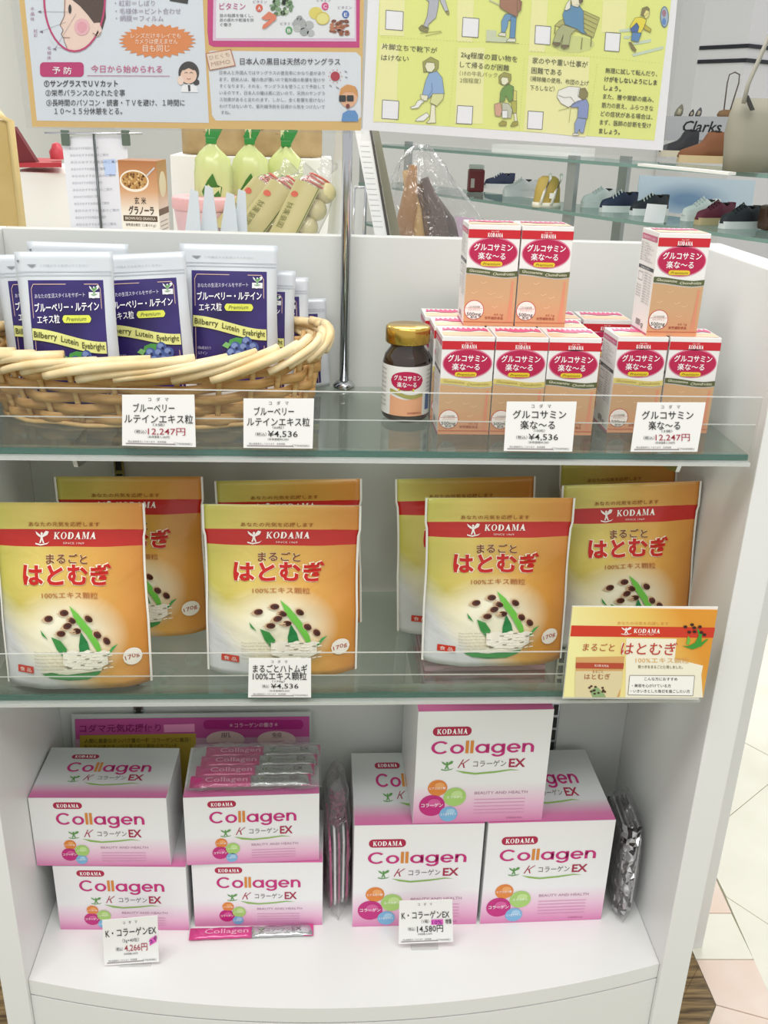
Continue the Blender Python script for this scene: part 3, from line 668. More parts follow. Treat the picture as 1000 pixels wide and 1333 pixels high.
for x, y, l in ((.146, 1.0145, 'second pink box behind the leftmost front box, only its top edge showing'), (.2025, 1.0155, 'pink box behind the middle front box, under the stacked pair'), (.2585, 1.016, 'pink box behind the right front box, its pink top showing right of the stacked pair'),
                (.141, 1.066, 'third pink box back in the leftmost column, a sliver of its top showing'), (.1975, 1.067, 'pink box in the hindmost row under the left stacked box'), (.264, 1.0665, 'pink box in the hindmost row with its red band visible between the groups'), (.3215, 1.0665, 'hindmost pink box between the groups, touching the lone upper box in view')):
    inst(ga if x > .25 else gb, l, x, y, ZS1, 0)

# bottle ----------------------------------------------------------------------
bot = thing('supplement_bottle', 'dark brown glass bottle with a shiny gold screw cap left of the pink boxes', 'bottle')
br = .0262
link('glass_body', lathe('body', [(.0001, .0), (.022, 0), (br - .001, .003), (br, .006), (br, .064), (br - .002, .072), (br - .008, .080), (.0185, .083), (.0185, .088), (.0001, .088)], mat('2A1C12', .12, coat=1), 48), bot)
cap = [(.0001, .103), (.0225, .103), (.0238, .1018), (.0242, .0995), (.0242, .086), (.0232, .0845), (.020, .0845)]
link('gold_cap', lathe('cap', cap, mat('D9B45A', .2, 1.0, name='gold'), 48), bot)
cp = Print(lambda a, b, L: Vector((math.sin(a) * (br + .0003 + L * EPS), -math.cos(a) * (br + .0003 + L * EPS), b)))
n = 40
for k in range(n):
    a0, a1 = -2.3 + 4.6 * k / n, -2.3 + 4.6 * (k + 1) / n; cp.rect(a0, .0085, a1, .063, 'E9E8E4', 0)
for k in range(16): 
    a0, a1 = -.72 + 1.44 * k / 16, -.72 + 1.44 * (k + 1) / 16; cp.rect(a0, .0085, a1, .031 - .004 * math.sin(k / 15 * 3.1), 'E8A77C', 1)
for k in range(24):
    t0, t1 = -1 + k / 12, -1 + (k + 1) / 12; h0, h1 = .0105 * math.sqrt(max(0, 1 - t0 * t0)), .0105 * math.sqrt(max(0, 1 - t1 * t1))
    cp.poly([(t0 * .7, .0475 - h0), (t1 * .7, .0475 - h1 - 1e-5), (t1 * .7, .0475 + h1 + 1e-5), (t0 * .7, .0475 + h0)], 'B81A4C', 1)
for k in range(16):
    f = lambda t: .033 - .003 * math.sin((t + .3) * 3)
    t0, t1 = -.72 + 1.44 * k / 16, -.72 + 1.44 * (k + 1) / 16; cp.poly([(t0, f(t0) - .0022), (t1, f(t1) - .0022), (t1, f(t1) + .0022), (t0, f(t0) + .0022)], 'A6A052', 2)
cp.text((-.55, .0485), (.58, .0485), .0062, 'グルコサミン', 'FFFFFF', 3, .025); cp.text((-.4, .0412), (.4, .0412), .0062, '楽な～る', 'FFFFFF', 3, .025)
cp.rect(-.35, .0366, .3, .0392, 'E6C92F', 3); cp.text((-.3, .0371), (.25, .0371), .0024, 'Premium', '8A6A20', 4)
cp.text((.05, .011), (.65, .011), .0026, '栄養補助食品', 'A34434', 3, .01); cp.rect(.88, .014, 1.15, .032, '2E5C94', 2)
for i in range(9):
    cp.text((-1.5, .057 - .005 * i), (-.95, .057 - .005 * i), .0022, '主要成分表示', '77777C', 2); cp.text((.9, .057 - .0045 * i), (1.4, .057 - .0045 * i), .0018, '主要成分表示', '77777C', 2)
cp.build('label', bot)
put(bot, .0915, .999 + br, ZS1, -3)

# collagen cartons ------------------------------------------------------------
def frontpink(name, wid, a, b, top='EFEFEF'): return grad_mat(name, 2, [(0, 'D880B2'), (a, 'EBBFD8'), (b, 'EEEFF0'), (1, top)])
def drop_text(P, L): pass
def col_logo(P, x0, x1, yb, h, cap, L=3):
    """the word Collagen with orange double l; x0..x1 extents on the baseline"""
    P.collagen((x0, yb), (x1, yb), cap * .7, 'C62A7C', 'D98A3A', L)
def bubbles(P, q, r, asp, small):
    """q: list of centres orange, green, pink, blue in face units; r radius across"""
    cols = (('E2873A', 'EDA866'), ('A8CF72', 'C3E096'), ('C2247C', 'D65C9C'), ('7DB4DC', 'A5CEE8'))
    sizes = (.9, 1.05, 1.2, .85)
    for i in (3, 1, 2, 0):
        (a, b), (c, d), s_ = q[i], cols[i], sizes[i]
        P.ell(a, b, r * s_, r * s_ * asp, c, 3 + i % 2, 24); P.ell(a + r * .18, b + r * .3 * asp, r * s_ * .5, r * s_ * asp * .4, d, 5, 16)
    txt = ('ヒアルロン酸', 'エラスチン', 'コラーゲン', 'ヒト型セラミド')
    for i in range(4):
        (a, b) = q[i]; k = (.75, .75, 1.0, .7)[i] * r
        P.text((a - k, b - r * .12 * asp), (a + k, b - r * .12 * asp), r * asp * (.5 if i == 2 else .32), txt[i], 'FFFFFF', 6, .015)
def col_front(P, big):
    if big:
        asp = .988
        P.rrect(.115, .79, .40, .868, .035, 'B01C46', 2); P.kodama((.145, .806), (.37, .806), .045, 'FFFFFF', 3)
        col_logo(P, .11, .88, .635, 0, .155)
        P.sprout(.235, .53, .085, .085, '5E9A4E', 3); P.text((.315, .505), (.405, .505), .105, 'К', 'A8324A', 3, -.005, .5)
        P.text((.43, .515), (.68, .515), .065, 'コラーゲン', '6A6060', 3); P.text((.70, .505), (.825, .505), .105, 'EX', 'A8284A', 3, .045)
        sw = [(.30, .485), (.45, .458), (.6, .47), (.72, .485), (.79, .472), (.72, .475), (.6, .455), (.45, .443), (.36, .458)]
        P.poly(sw, '8DB85A', 3)
        bubbles(P, [(.175, .33), (.31, .245), (.14, .17), (.27, .088)], .082, asp, 0)
        P.text((.46, .262), (.865, .262), .036, 'BEAUTY AND HEALTH', 'B890A8', 3, .012)
        for i in range(5): P.line([(.46, .215 - .032 * i), (.85, .215 - .032 * i)], .006, 'D89CC0', 3)
        P.text((.72, .03), (.84, .03), .018, '栄養補助食品', 'B8709A', 3)
    else:
        asp = 1.59
        P.rrect(.175, .845, .385, .94, .03, 'B01C46', 2, ry=.045); P.kodama((.20, .865), (.36, .865), .052, 'FFFFFF', 3)
        col_logo(P, .185, .83, .62, 0, .235)
        P.sprout(.30, .47, .075, .11, '5E9A4E', 3); P.text((.375, .435), (.45, .435), .15, 'К', 'A8324A', 3, -.005, .5)
        P.text((.475, .45), (.69, .45), .09, 'コラーゲン', '6A6060', 3); P.text((.705, .435), (.80, .435), .155, 'EX', 'A8284A', 3, .045)
        P.poly([(.36, .41), (.5, .37), (.62, .385), (.72, .405), (.79, .385), (.72, .39), (.62, .365), (.5, .35), (.42, .365)], '8DB85A', 3)
        bubbles(P, [(.265, .32), (.35, .235), (.255, .175), (.34, .1)], .05, asp, 1)
        P.text((.49, .265), (.84, .265), .045, 'BEAUTY AND HEALTH', 'B890A8', 3, .012)
        for i in range(4): P.line([(.49, .2 - .04 * i), (.82, .2 - .04 * i)], .005, 'D89CC0', 3, 1 / 1.59)
def collagen(name, W, D, H, big, label):
    t = carton('collagen_box', W, D, H, label, 'box', 'large collagen cartons' if big else 'small collagen cartons', mat('E6E7E7', .35))
    FM = frontpink('collagen_front_%d' % big, 0, .17, .42 if not big else .36)
    TM = grad_mat('collagen_top_%d' % big, 1, [(0, 'DA6FA8'), (.1, 'DD86B4'), (.28, 'D9D9DC'), (1, 'CDD2D0')])  # pink edge is print; grey reflection on the top is painted into the colour
    P = Print(face((-W / 2, 0, 0), (W, 0, 0), (0, 0, H), (0, -1, 0)))
    P.rect(.002, .002, .998, .998, FM, 1); P.build('front_face', t)
    P = Print(face((-W / 2, 0, 0), (W, 0, 0), (0, 0, H), (0, -1, 0))); col_front(P, big); P.build('front_print', t)
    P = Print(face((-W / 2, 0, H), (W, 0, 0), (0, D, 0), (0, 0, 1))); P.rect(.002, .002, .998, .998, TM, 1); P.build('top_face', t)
    P = Print(face((-W / 2, 0, H), (W, 0, 0), (0, D, 0), (0, 0, 1)))
    P.rrect(.19, .76, .4, .85, .03, 'B01C46', 2, ry=.045); P.kodama((.215, .78), (.375, .78), .05, 'FFFFFF', 3)
    col_logo(P, .19, .83, .50, 0, .26)
    P.sprout(.275, .36, .075, .12, '5E9A4E', 3); P.text((.345, .33), (.42, .33), .15, 'К', 'A8324A', 3, -.005, .5)
    P.text((.45, .345), (.66, .345), .09, 'コラーゲン', '6A6060', 3); P.text((.68, .33), (.79, .33), .16, 'EX', 'A8284A', 3, .045)
    P.poly([(.36, .29), (.5, .25), (.62, .265), (.72, .285), (.78, .265), (.72, .27), (.62, .245), (.5, .23), (.42, .245)], '8DB85A', 3)
    P.build('top_print', t)
    return t
SW, SD, SH = .1734, .104, .1094; LW, LD, LH = .1716, .153, .1736
LW, LD, LH = .1716, .153, .1736
cs = collagen('s', SW, SD, SH, False, ''); cl = collagen('l', LW, LD, LH, True, '')
inst(cs, 'small collagen box at the left, lower of its pair with a price card before it', -.2632, .9958, ZB, -2.2)
inst(cs, 'small collagen box at the far left, upper of its pair with a bare top', -.2824, .9970, ZB + SH + .0008, -1.4)
inst(cs, 'small collagen box second from left, lower one behind the loose stick', -.0834, .9977, ZB, -.8)
inst(cs, 'small collagen box second from left, upper one with stick sachets lying on top', -.0884, .9975, ZB + SH + .0008, 1.6)
inst(cl, 'large collagen box at the bottom of the pyramid, behind the price card', .1296, .9921, ZB, .1)
inst(cl, 'large collagen box at the bottom right of the pyramid', .3059, .9937, ZB, 1.1)
inst(cl, 'large collagen box on top of the pyramid just under the glass', .2056, .9942, ZB + LH + .0008, 1.0)

# ------------------------------------------------------------------ stand-up pouches (coix)
def pouch_shell(name, w_, h_, T_, m_front, m_edge, seal_top=.86, nu=22, nv=28, wr=1.0, seed=0):
    """front grid, back grid, lens-shaped base"""
    off = Vector((seed * 7.1, 0, 0))
    def thick(u, v):
        e = 1 - abs(2 * u - 1) ** 3.2
        s_ = 0 if v > seal_top else (1 - (v / seal_top) ** 2.6) ** .9
        return max(.0006, T_ / 2 * e * s_)
    def fr(u, v, L=0):
        narrow = 1 - .028 * math.sin(min(1, max(0, (1 - v) * 1.6)) * math.pi / 1.2) * (1 if v < .85 else 0)
        x = (u - .5) * w_ * narrow; t = thick(u, v)
        nz = noise.noise(Vector((u * 5, v * 6, 1)) + off) * .0028 * wr * (1 if .05 < u < .95 else .2) * (.3 if v > seal_top else 1)
        if v < .6: nz += abs(noise.noise(Vector((u * 9 + v * 5, v * 4, 4)) + off)) * .0035 * wr * min(1, (.6 - v) * 3) * (1 - abs(2 * u - 1) ** 2)
        return Vector((x, -t - nz - (L * .0003 + (.0005 if L else 0)), v * h_))
    V, Fs, MI = [], [], []
    for j in range(nv + 1):
        for i in range(nu + 1): V.append(fr(i / nu, j / nv))
    for j in range(nv + 1):
        for i in range(nu + 1):
            p = fr(i / nu, j / nv).copy(); p.y = -p.y * .8; V.append(p)
    B = (nu + 1) * (nv + 1)
    for j in range(nv):
        for i in range(nu):
            a = j * (nu + 1) + i
            Fs.append((a, a + 1, a + nu + 2, a + nu + 1)); MI.append(0)
            Fs.append((B + a, B + a + nu + 1, B + a + nu + 2, B + a + 1)); MI.append(0)
    for j in range(nv):
        for i in (0, nu):
            a = j * (nu + 1) + i; Fs.append((a, a + nu + 1, B + a + nu + 1, B + a)); MI.append(1)
    for i in range(nu):
        Fs.append((i, i + 1, B + i + 1, B + i)); MI.append(0); a = nv * (nu + 1) + i; Fs.append((a, a + 1, B + a + 1, B + a)); MI.append(1)
    me = mesh(name, V, Fs, [m_front, m_edge], MI, smooth=True); fixn(me)
    return me, fr
# edges: thin pale flange strips
def flange(fr, m_, w_, parent):
    for u0, u1 in ((0, w_), (1 - w_, 1)):
        P = Print(lambda a, b, L: fr(a, b, L))
        P.tri([(u, k / 28) for k in range(29) for u in (u0, u1)], [(2 * k, 2 * k + 1, 2 * k + 3, 2 * k + 2) for k in range(28)], m_, 2)
        P.build('seal_edge', parent)
mp, nt, b = newmat('coix_pouch', .33); b.inputs['Coat Weight'].default_value = .2; b.inputs['Coat Roughness'].default_value = .2
gx, gy, gz, tc = gen_xyz(nt)
base = ramp(nt, gx, [(0, 'C9C45C'), (.3, 'DDC66A'), (.58, 'DCAC52'), (1, 'CF8638')])
# pale lower-left
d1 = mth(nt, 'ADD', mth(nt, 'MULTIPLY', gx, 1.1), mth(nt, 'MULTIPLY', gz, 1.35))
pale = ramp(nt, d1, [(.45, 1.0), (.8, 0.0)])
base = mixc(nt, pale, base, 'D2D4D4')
# glow around bowl
dx = mth(nt, 'SUBTRACT', gx, .47); dz = mth(nt, 'SUBTRACT', gz, .3)
dd = mth(nt, 'SQRT', mth(nt, 'ADD', mth(nt, 'MULTIPLY', dx, dx), mth(nt, 'MULTIPLY', mth(nt, 'MULTIPLY', dz, dz), 2.2)))
base = mixc(nt, ramp(nt, dd, [(.16, 1.0), (.40, 0.0)]), base, 'F1EDD2')
band = mth(nt, 'MULTIPLY', mth(nt, 'GREATER_THAN', gz, .772), mth(nt, 'LESS_THAN', gz, .858))
base = mixc(nt, band, base, 'BE2016')
nt.links.new(base, b.inputs['Base Color'])
wn = N(nt, 'ShaderNodeTexNoise'); wn.inputs['Scale'].default_value = 11; wn.inputs['Detail'].default_value = 3; wn.inputs['Distortion'].default_value = 1.2; nt.links.new(tc.outputs['Object'], wn.inputs['Vector'])
wb_ = N(nt, 'ShaderNodeBump'); wb_.inputs['Strength'].default_value = .35; wb_.inputs['Distance'].default_value = .01; nt.links.new(wn.outputs[0], wb_.inputs['Height']); nt.links.new(wb_.outputs[0], b.inputs['Normal'])
PW, PH = .165, .222
PALE = mat('ECEAE2', .35)
me, frp = pouch_shell('pouch', PW, PH, .042, mp, PALE, seed=1)
coix = thing('coix_pouch', '', 'pouch'); link('bag', me, coix)
flange(frp, PALE, .014, coix)
P = Print(frp)
P.text((.24, .876), (.70, .876), .026, 'あなたの元気を応援します', '96501A', 2, .04)
P.sprout(.32, .818, .085, .07, 'F7F0EA', 2); P.kodama((.395, .81), (.675, .812), .034, 'FBF4EC', 2, .12); P.text((.46, .786), (.60, .786), .014, 'SINCE 1969', 'F4D8CC', 2)
P.text((.345, .69), (.62, .69), .055, 'まるごと', 'F3E6B0', 1, .09, res=2); P.text((.345, .69), (.62, .69), .055, 'まるごと', '7A3A18', 2, .035)
P.text((.185, .585), (.78, .585), .118, 'はとむぎ', 'FFF3DC', 1, .12, res=2); P.text((.185, .585), (.78, .585), .118, 'はとむぎ', 'C4180E', 3, .065, res=2)
P.text((.31, .51), (.685, .51), .036, '100%エキス顆粒', 'B06A34', 2, .005)
G1, G2 = '3F9A3E', '1E7A3C'
P.poly([(.28, .09), (.34, .065), (.45, .05), (.58, .055), (.66, .085), (.69, .12), (.6, .095), (.45, .085), (.34, .1)], '3E8E4A', 2)
P.poly([(.27, .1), (.45, .085), (.68, .11), (.7, .14), (.62, .12), (.3, .13)], 'E9E6D0', 3)
P.poly([(.545, .15), (.54, .25), (.56, .33), (.6, .27), (.63, .16)], '237F42', 4)
P.poly([(.49, .47), (.55, .43), (.63, .34), (.68, .26), (.71, .15), (.67, .13), (.66, .22), (.6, .31), (.53, .39)], '6DBE45', 5)
P.poly([(.36, .3), (.42, .28), (.46, .23), (.43, .19), (.39, .23)], '3B8F44', 5); P.poly([(.29, .34), (.3, .31), (.34, .285), (.31, .32)], '3B8F44', 5)
P.poly([(.74, .2), (.8, .255), (.76, .24), (.7, .17)], '3F9A4E', 5); P.poly([(.37, .29), (.45, .22), (.5, .14), (.47, .14), (.43, .19)], '2F8A44', 4)
for x, y, a in ((.345, .4, .3), (.45, .432, .1), (.50, .395, -.3), (.615, .405, -.8), (.47, .362, .4), (.53, .335, .2), (.425, .322, .1), (.665, .315, -.9), (.725, .28, -1.0)):
    ca, sa = math.cos(a), math.sin(a); q = lambda r, t: (x + (r * ca - t * sa), y + (r * sa + t * ca) * .75)
    el = lambda c_, rx, ry: [q(c_ + rx * math.cos(k * .524), ry * math.sin(k * .524)) for k in range(12)]
    P.poly([q(-.052, 0)] + el(0, .036, .026)[0:6] + el(0, .036, .026)[7:], 'CDB08C', 6); P.poly(el(.006, .03, .022), '5A2A1C', 7); P.poly(el(.012, .016, .012), '3A1A14', 8)
P.slices(.43, .73, lambda a: .118 + .03 * ((a - .58) / .15) ** 2, lambda a: .222 - .008 * math.sin(a * 60), 'ECE7D6', 7, 16)
for i in range(6):
    for k in range(9):
        if (i * 3 + k) % 7: a = .44 + .035 * k + (i % 2) * .014; P.line([(a, .215 - .018 * i), (a + .027, .217 - .018 * i)], .0045, '8E8C78' if (i + 2 * k) % 5 == 0 else 'F8F5EA', 8, .75)
    P.text((.24, .212 - .019 * i), (.46 - .03 * (i % 2), .212 - .019 * i), .012, 'Pearl barley whole extract', '9A958C', 8)
P.poly([(.1, .085), (.22, .09), (.222, .13), (.102, .125)], 'C8341E', 3); P.text((.118, .096), (.205, .099), .026, '食 品', 'F6E6DC', 4)
P.slices(.823, .947, lambda a: .17 - .05 * math.sqrt(max(0, 1 - ((a - .885) / .062) ** 2)), lambda a: .17 + .05 * math.sqrt(max(0, 1 - ((a - .885) / .062) ** 2)), 'F6F0E4', 3, 16); P.text((.84, .152), (.93, .168), .036, '170g', 'B04A2A', 4, .01)
P.build('print', coix)
coix_used = [False]
def pouch(proto, flag, TL, TR, yt, bot_px, by, zb, label, w0, h0, group, extra=0.0):
    a, c = ony(TL[0], TL[1], yt), ony(TR[0], TR[1], yt + extra)
    top = (a + c) / 2; bx = ony(bot_px[0], bot_px[1], by).x
    base_ = Vector((bx, by, zb)); o = proto if not flag[0] else copy_tree(proto); flag[0] = True
    relabel(o, label, group)
    place(o, base_, c - a, top - base_, ((c - a).length / w0, 1, (top - base_).length / h0)); return o
G = 'yellow and orange barley pouches'
Q = [((0, 654), (202, 655), .955, (105, 880), .935, 'yellow-orange barley pouch at the far left front of the lower shelf'),
     ((100, 622), (293, 622), 1.06, (185, 850), 1.05, 'barley pouch behind and between the two left front pouches, mostly hidden'),
     ((262, 656), (470, 658), .975, (368, 870), .958, 'barley pouch at the front behind the price card of the lower shelf'),
     ((285, 626), (477, 623), 1.075, (382, 850), 1.065, 'barley pouch directly behind the one with the price card, orange edge showing'),
     ((507, 624), (690, 620), 1.075, (602, 840), 1.05, 'barley pouch behind the right-centre front pouch, its yellow left side showing'),
     ((560, 648), (755, 648), .995, (640, 855), .978, 'barley pouch leaning at the front right of centre, above the pink sachet bag'),
     ((716, 633), (898, 627), 1.03, (808, 840), 1.015, 'barley pouch at the right behind the yellow product sign'),
     ((699, 607), (853, 601), 1.12, (790, 830), 1.105, 'barley pouch hindmost at the right, only its top strip showing')]
for a_, b_, yt, bp, by, l in Q: pouch(coix, coix_used, a_, b_, yt, bp, by, ZS2 + .0005, l, PW, PH, G)

# ------------------------------------------------------------------ bilberry pouches
SIL = mat('D4DADF', .32, .25, name='silver_foil')
BW, BH = .104, .152
me, frb = pouch_shell('foil', BW, BH, .02, SIL, SIL, seal_top=.9, nu=14, nv=22, wr=.5, seed=5)
bil = thing('berry_pouch', '', 'pouch'); link('foil_bag', me, bil)
P = Print(frb)
SV, nt, b = newmat('printed_foil', .34); b.inputs['Metallic'].default_value = .1; gx, gy, gz, tc = gen_xyz(nt)
inp = mth(nt, 'MULTIPLY', mth(nt, 'MULTIPLY', mth(nt, 'GREATER_THAN', gx, .115), mth(nt, 'LESS_THAN', gx, .885)), mth(nt, 'MULTIPLY', mth(nt, 'GREATER_THAN', gz, .05), mth(nt, 'LESS_THAN', gz, .832)))
nz_ = N(nt, 'ShaderNodeTexNoise'); nz_.inputs['Scale'].default_value = 16; nt.links.new(tc.outputs['Object'], nz_.inputs['Vector'])
nt.links.new(mixc(nt, inp, 'D2D8DD', ramp(nt, nz_.outputs[0], [(.35, '261B52'), (.7, '41347E')])), b.inputs['Base Color'])
me.materials[0] = SV
P.line([(.14, .06), (.14, .78), (.165, .808), (.835, .808), (.86, .78), (.86, .06)], .006, 'D9B8A8', 2, 1.4)
P.text((.17, .725), (.70, .735), .03, 'あなたの生活スタイルをサポート', 'D9D6E8', 2)
P.text((.16, .645), (.84, .655), .058, 'ブルーベリー・ルテイン', 'FFFFFF', 2, .03); P.text((.18, .575), (.42, .58), .056, 'エキス粒', 'FFFFFF', 2, .035)
P.slices(.45, .75, lambda a: .577 + .02 * (1 - min(1, min(a - .45, .75 - a) / .02) ** .5), lambda a: .623 - .02 * (1 - min(1, min(a - .45, .75 - a) / .02) ** .5), 'DBE255', 2, 24); P.text((.49, .587), (.70, .59), .036, 'Premium', '6A7040', 3, .005, .3)
f = lambda a: .508 - .085 * (3 * ((a - .115) / .77) ** 2 - 2 * ((a - .115) / .77) ** 3)
P.slices(.115, .885, lambda a: f(a) - .036, lambda a: f(a) + .036, 'E6E890', 3, 22)
for t, a, c, y0, y1 in (('Bilberry', .13, .38, .492, .476), ('Lutein', .42, .6, .465, .438), ('Eyebright', .64, .87, .425, .412)): P.text((a, y0), (c, y1), .052, t, '4A4A28', 5, .02)
P.poly([(.48, .35), (.5, .39), (.57, .405), (.64, .4), (.62, .36), (.55, .34)], '4E9A48', 3); P.poly([(.42, .35), (.46, .375), (.51, .36), (.48, .33)], '7CB66A', 4)
for x, y in ((.68, .375), (.56, .34), (.65, .335), (.75, .34), (.6, .29), (.7, .29), (.52, .3)):
    P.ell(x, y, .054, .038, '4A5F9E', 5, 16); P.ell(x - .01, y + .012, .033, .018, '7F95C8', 6, 12); P.ell(x + .012, y - .004, .014, .01, '222C58', 7, 8)
P.text((.16, .325), (.3, .325), .022, '1袋60粒あたり', 'C8C6DC', 2)
P.text((.16, .29), (.26, .29), .024, 'ルテイン', 'C8C6DC', 2)
P.rect(.74, .725, .85, .76, 'E6E8EA', 2); P.sprout(.795, .765, .1, .075, 'E6E8EA', 3); P.sprout(.795, .768, .06, .05, '5E9A4E', 4)
P.poly([(.12, .925), (.22, .925), (.17, .908)], '8A8F94', 2); P.text((.25, .915), (.75, .915), .012, 'この線より上を切ってください', 'A9AFB5', 2)
for y in (.86, .88): P.slices(.02, .98, lambda a: y, lambda a: y + .005, 'B4BBC2', 2, 12)
P.poly([(0.02, .95), (.05, .95), (.035, .935)], '6A7076', 2)
P.build('print', bil)
bu = [False]; G = 'purple and silver berry pouches in the basket'
for a_, b_, yt, bp, by, l in [
    ((40, 314), (172, 318), 1.10, (110, 480), 1.085, 'silver pouch hidden behind the front purple one at the left, only its top showing'),
    ((5, 332), (130, 328), 1.055, (75, 480), 1.04, 'purple and silver berry pouch leftmost in the basket, partly covered'),
    ((43, 329), (171, 329), 1.02, (95, 478), 1.0, 'purple and silver berry pouch fully visible at the front left of the basket'),
    ((132, 333), (259, 327), 1.075, (195, 478), 1.05, 'purple and silver berry pouch in the middle of the basket'),
    ((240, 317), (368, 320), 1.10, (300, 470), 1.075, 'purple and silver berry pouch right of centre in the basket with folded foil top'),
    ((268, 349), (387, 353), 1.115, (325, 470), 1.095, 'silver edge of a berry pouch right behind the right-centre one'),
    ((290, 362), (404, 361), 1.128, (350, 480), 1.11, 'berry pouch hindmost at the right end of the basket, narrow purple strip visible')]:
    pouch(bil, bu, a_, b_, yt, bp, by, ZS1 + .006, l, BW, BH, G)

# ------------------------------------------------------------------ woven basket
bk = thing('woven_basket', 'oval woven bamboo basket with a thick braided rim holding the purple pouches', 'basket')
BX, BY = -.181, 1.046
RA, RB, HA, HB = .181, .090, .165, .070
RIMZ = 1.206
STR = [ground_mat('bamboo_split', 'B98A4C', 'D4AA6C', 40, .45, 4, ((1, 1, 6), 0)), ground_mat('bamboo_split_light', 'C9A062', 'DDBB82', 40, .45, 4, ((1, 1, 6), 0))]
ROD = ground_mat('bamboo_rod', 'E2C58E', 'F2DFB4', 30, .4)
def se(a, e=.78): c, s_ = math.cos(a), math.sin(a); return math.copysign(abs(c) ** e, c), math.copysign(abs(s_) ** e, s_)
def bpt(a, t, off=0.0):
    ra, rb = HA + (RA - HA) * t, HB + (RB - HB) * t; c, s_ = se(a)
    lift = .018 * max(0, c) ** 2 * t + .006 * max(0, -c) ** 2 * t
    return Vector((BX + (ra + off) * c, BY + (rb + off) * s_, ZS1 + .004 + (RIMZ - ZS1 - .004) * t + lift))
NS = 28
for k in range(NS):
    a = 2 * math.pi * (k + .5) / NS
    link('stake', tube('stake', [bpt(a, t / 5, .0) for t in range(6)], .0024, STR[1], 6, flat=(.0030, .0016)), bk)
for r in range(5):
    pts = []; t = .08 + r * .19
    for k in range(NS * 8):
        a = 2 * math.pi * k / (NS * 8)
        pts.append(bpt(a, t, .0036 * math.cos(math.pi * (k / 8 - .5) + math.pi * r) + 0) + Vector((0, 0, .0008 * math.sin(k * .23 + r))))
    link('weaver', tube('weaver', pts, 0, STR[0], 6, True, flat=(.0008, .0062)), bk)
nr = 34
for k in range(nr):
    a0 = 2 * math.pi * k / nr; pts = []; rr = []
    for j in range(13):
        s_ = j / 12; a = a0 + s_ * 2 * math.pi / nr * 3.6
        p = bpt(a, 1.0, .006 * math.sin(math.pi * s_) + .003 * (1 - s_) + .0015 * math.sin(k * 3.1)); p.z += .020 * s_ - .009 + .004 * math.sin(math.pi * s_) + .0015 * math.sin(k * 2.3)
        pts.append(p); rr.append((.0052 + .0006 * math.sin(k * 1.7)) * (1 - .15 * (1 - s_)))
    link('rim_rod', tube('rim_rod', pts, rr, ROD, 8), bk)
for q in (.0, .004):
    link('base_rod', tube('base_rod', [bpt(2 * math.pi * k / 60, 0, .002 - q) + Vector((0, 0, -.002 + q + .0012 * math.sin(k * 1.3))) for k in range(60)], .0026, STR[1], 6, True), bk)
link('base', prism('base', [Vector((BX + HA * se(2 * math.pi * k / 40)[0], BY + HB * se(2 * math.pi * k / 40)[1], ZS1 + .003)) for k in range(40)], .002, STR[0], 0, (0, 0, 1)), bk)
# pouch standing behind the basket's right end
o = pouch(bil, bu, (325, 392), (431, 388), 1.150, (379, 520), 1.142, ZS1 + .0005, 'purple pouch standing behind the right end of the basket, a sliver showing', BW, BH, 'purple and silver berry pouches in the basket')
o['group'] = ''; del o['group']

# ------------------------------------------------------------------ price cards
def card(px, Y, lines, label, clip=None, strip='9A8E90', name='price_card'):
    t = thing(name, label, 'price card')
    link('card', prism('card', [ony(x, y, Y) for x, y in px], .0008, mat('F4F4F2', .4)), t)
    P = Print(plane_px(Y, .0002))
    (x0, y0), (x1, y1), (x2, y2), (x3, y3) = px  # TL TR BR BL
    def m_(u, v): 
        a = (x0 + (x1 - x0) * u, y0 + (y1 - y0) * u); c = (x3 + (x2 - x3) * u, y3 + (y2 - y3) * u)
        return (a[0] + (c[0] - a[0]) * v, a[1] + (c[1] - a[1]) * v)
    H = (y3 - y0)
    for (u0, u1, v, h, s_, c, bd) in lines: P.text(m_(u0, v), m_(u1, v), -h * H, s_, c, 3, bd)
    P.poly([m_(.05, .945), m_(.72, .945), m_(.72, .965), m_(.05, .965)], strip, 2); P.text(m_(.08, .93), m_(.6, .93), -.045 * H, '税込価格表示しております　本体価格', '6A6A6C', 3); P.text(m_(.7, .965), m_(.95, .965), -.06 * H, '〇TWAMARU', '6A6A6C', 3)
    if clip == 'pink':
        P.poly([m_(.84, .5), m_(.97, .42), m_(.97, .56), m_(.84, .64)], 'E55CC4', 4); P.text(m_(.85, .6), m_(.96, .53), -.1 * H, '21', '5A2A6A', 5, .01); P.text(m_(.95, .52), m_(1.0, .48), -.1 * H, 'キ', '222222', 5)
    if clip == 'pink2':
        P.poly([m_(.6, .46), m_(.82, .46), m_(.82, .58), m_(.6, .58)], 'E55CC4', 4); P.text(m_(.62, .565), m_(.8, .565), -.12 * H, '10%', '6A1A7A', 5, .01); P.text(m_(.86, .56), m_(.98, .56), -.12 * H, '増量', '222222', 5, .02)
    P.build('print', t)
    return t
K, R_ = '2B2B2E', 'A8384A'
def pl(title1, title2, sub, price, red, sm, tax='（税込）'):
    L = [(.36, .64, .12, .085, 'コ　ダ　マ', K, 0)]
    if title2: L += [(title1[1], title1[2], .33, .19, title1[0], K, .015), (title2[1], title2[2], .54, .19, title2[0], K, .015)]
    L += [(.42, .58, .605, .06, sub, K, 0), (.17, .33, .75, .08, tax, K, 0), (.35, .86 if '円' in price else .78, .77, .17, price, R_ if red else K, .004), (.35, .65, .84, .055, sm, K, 0)]
    return L
Yc = .8965
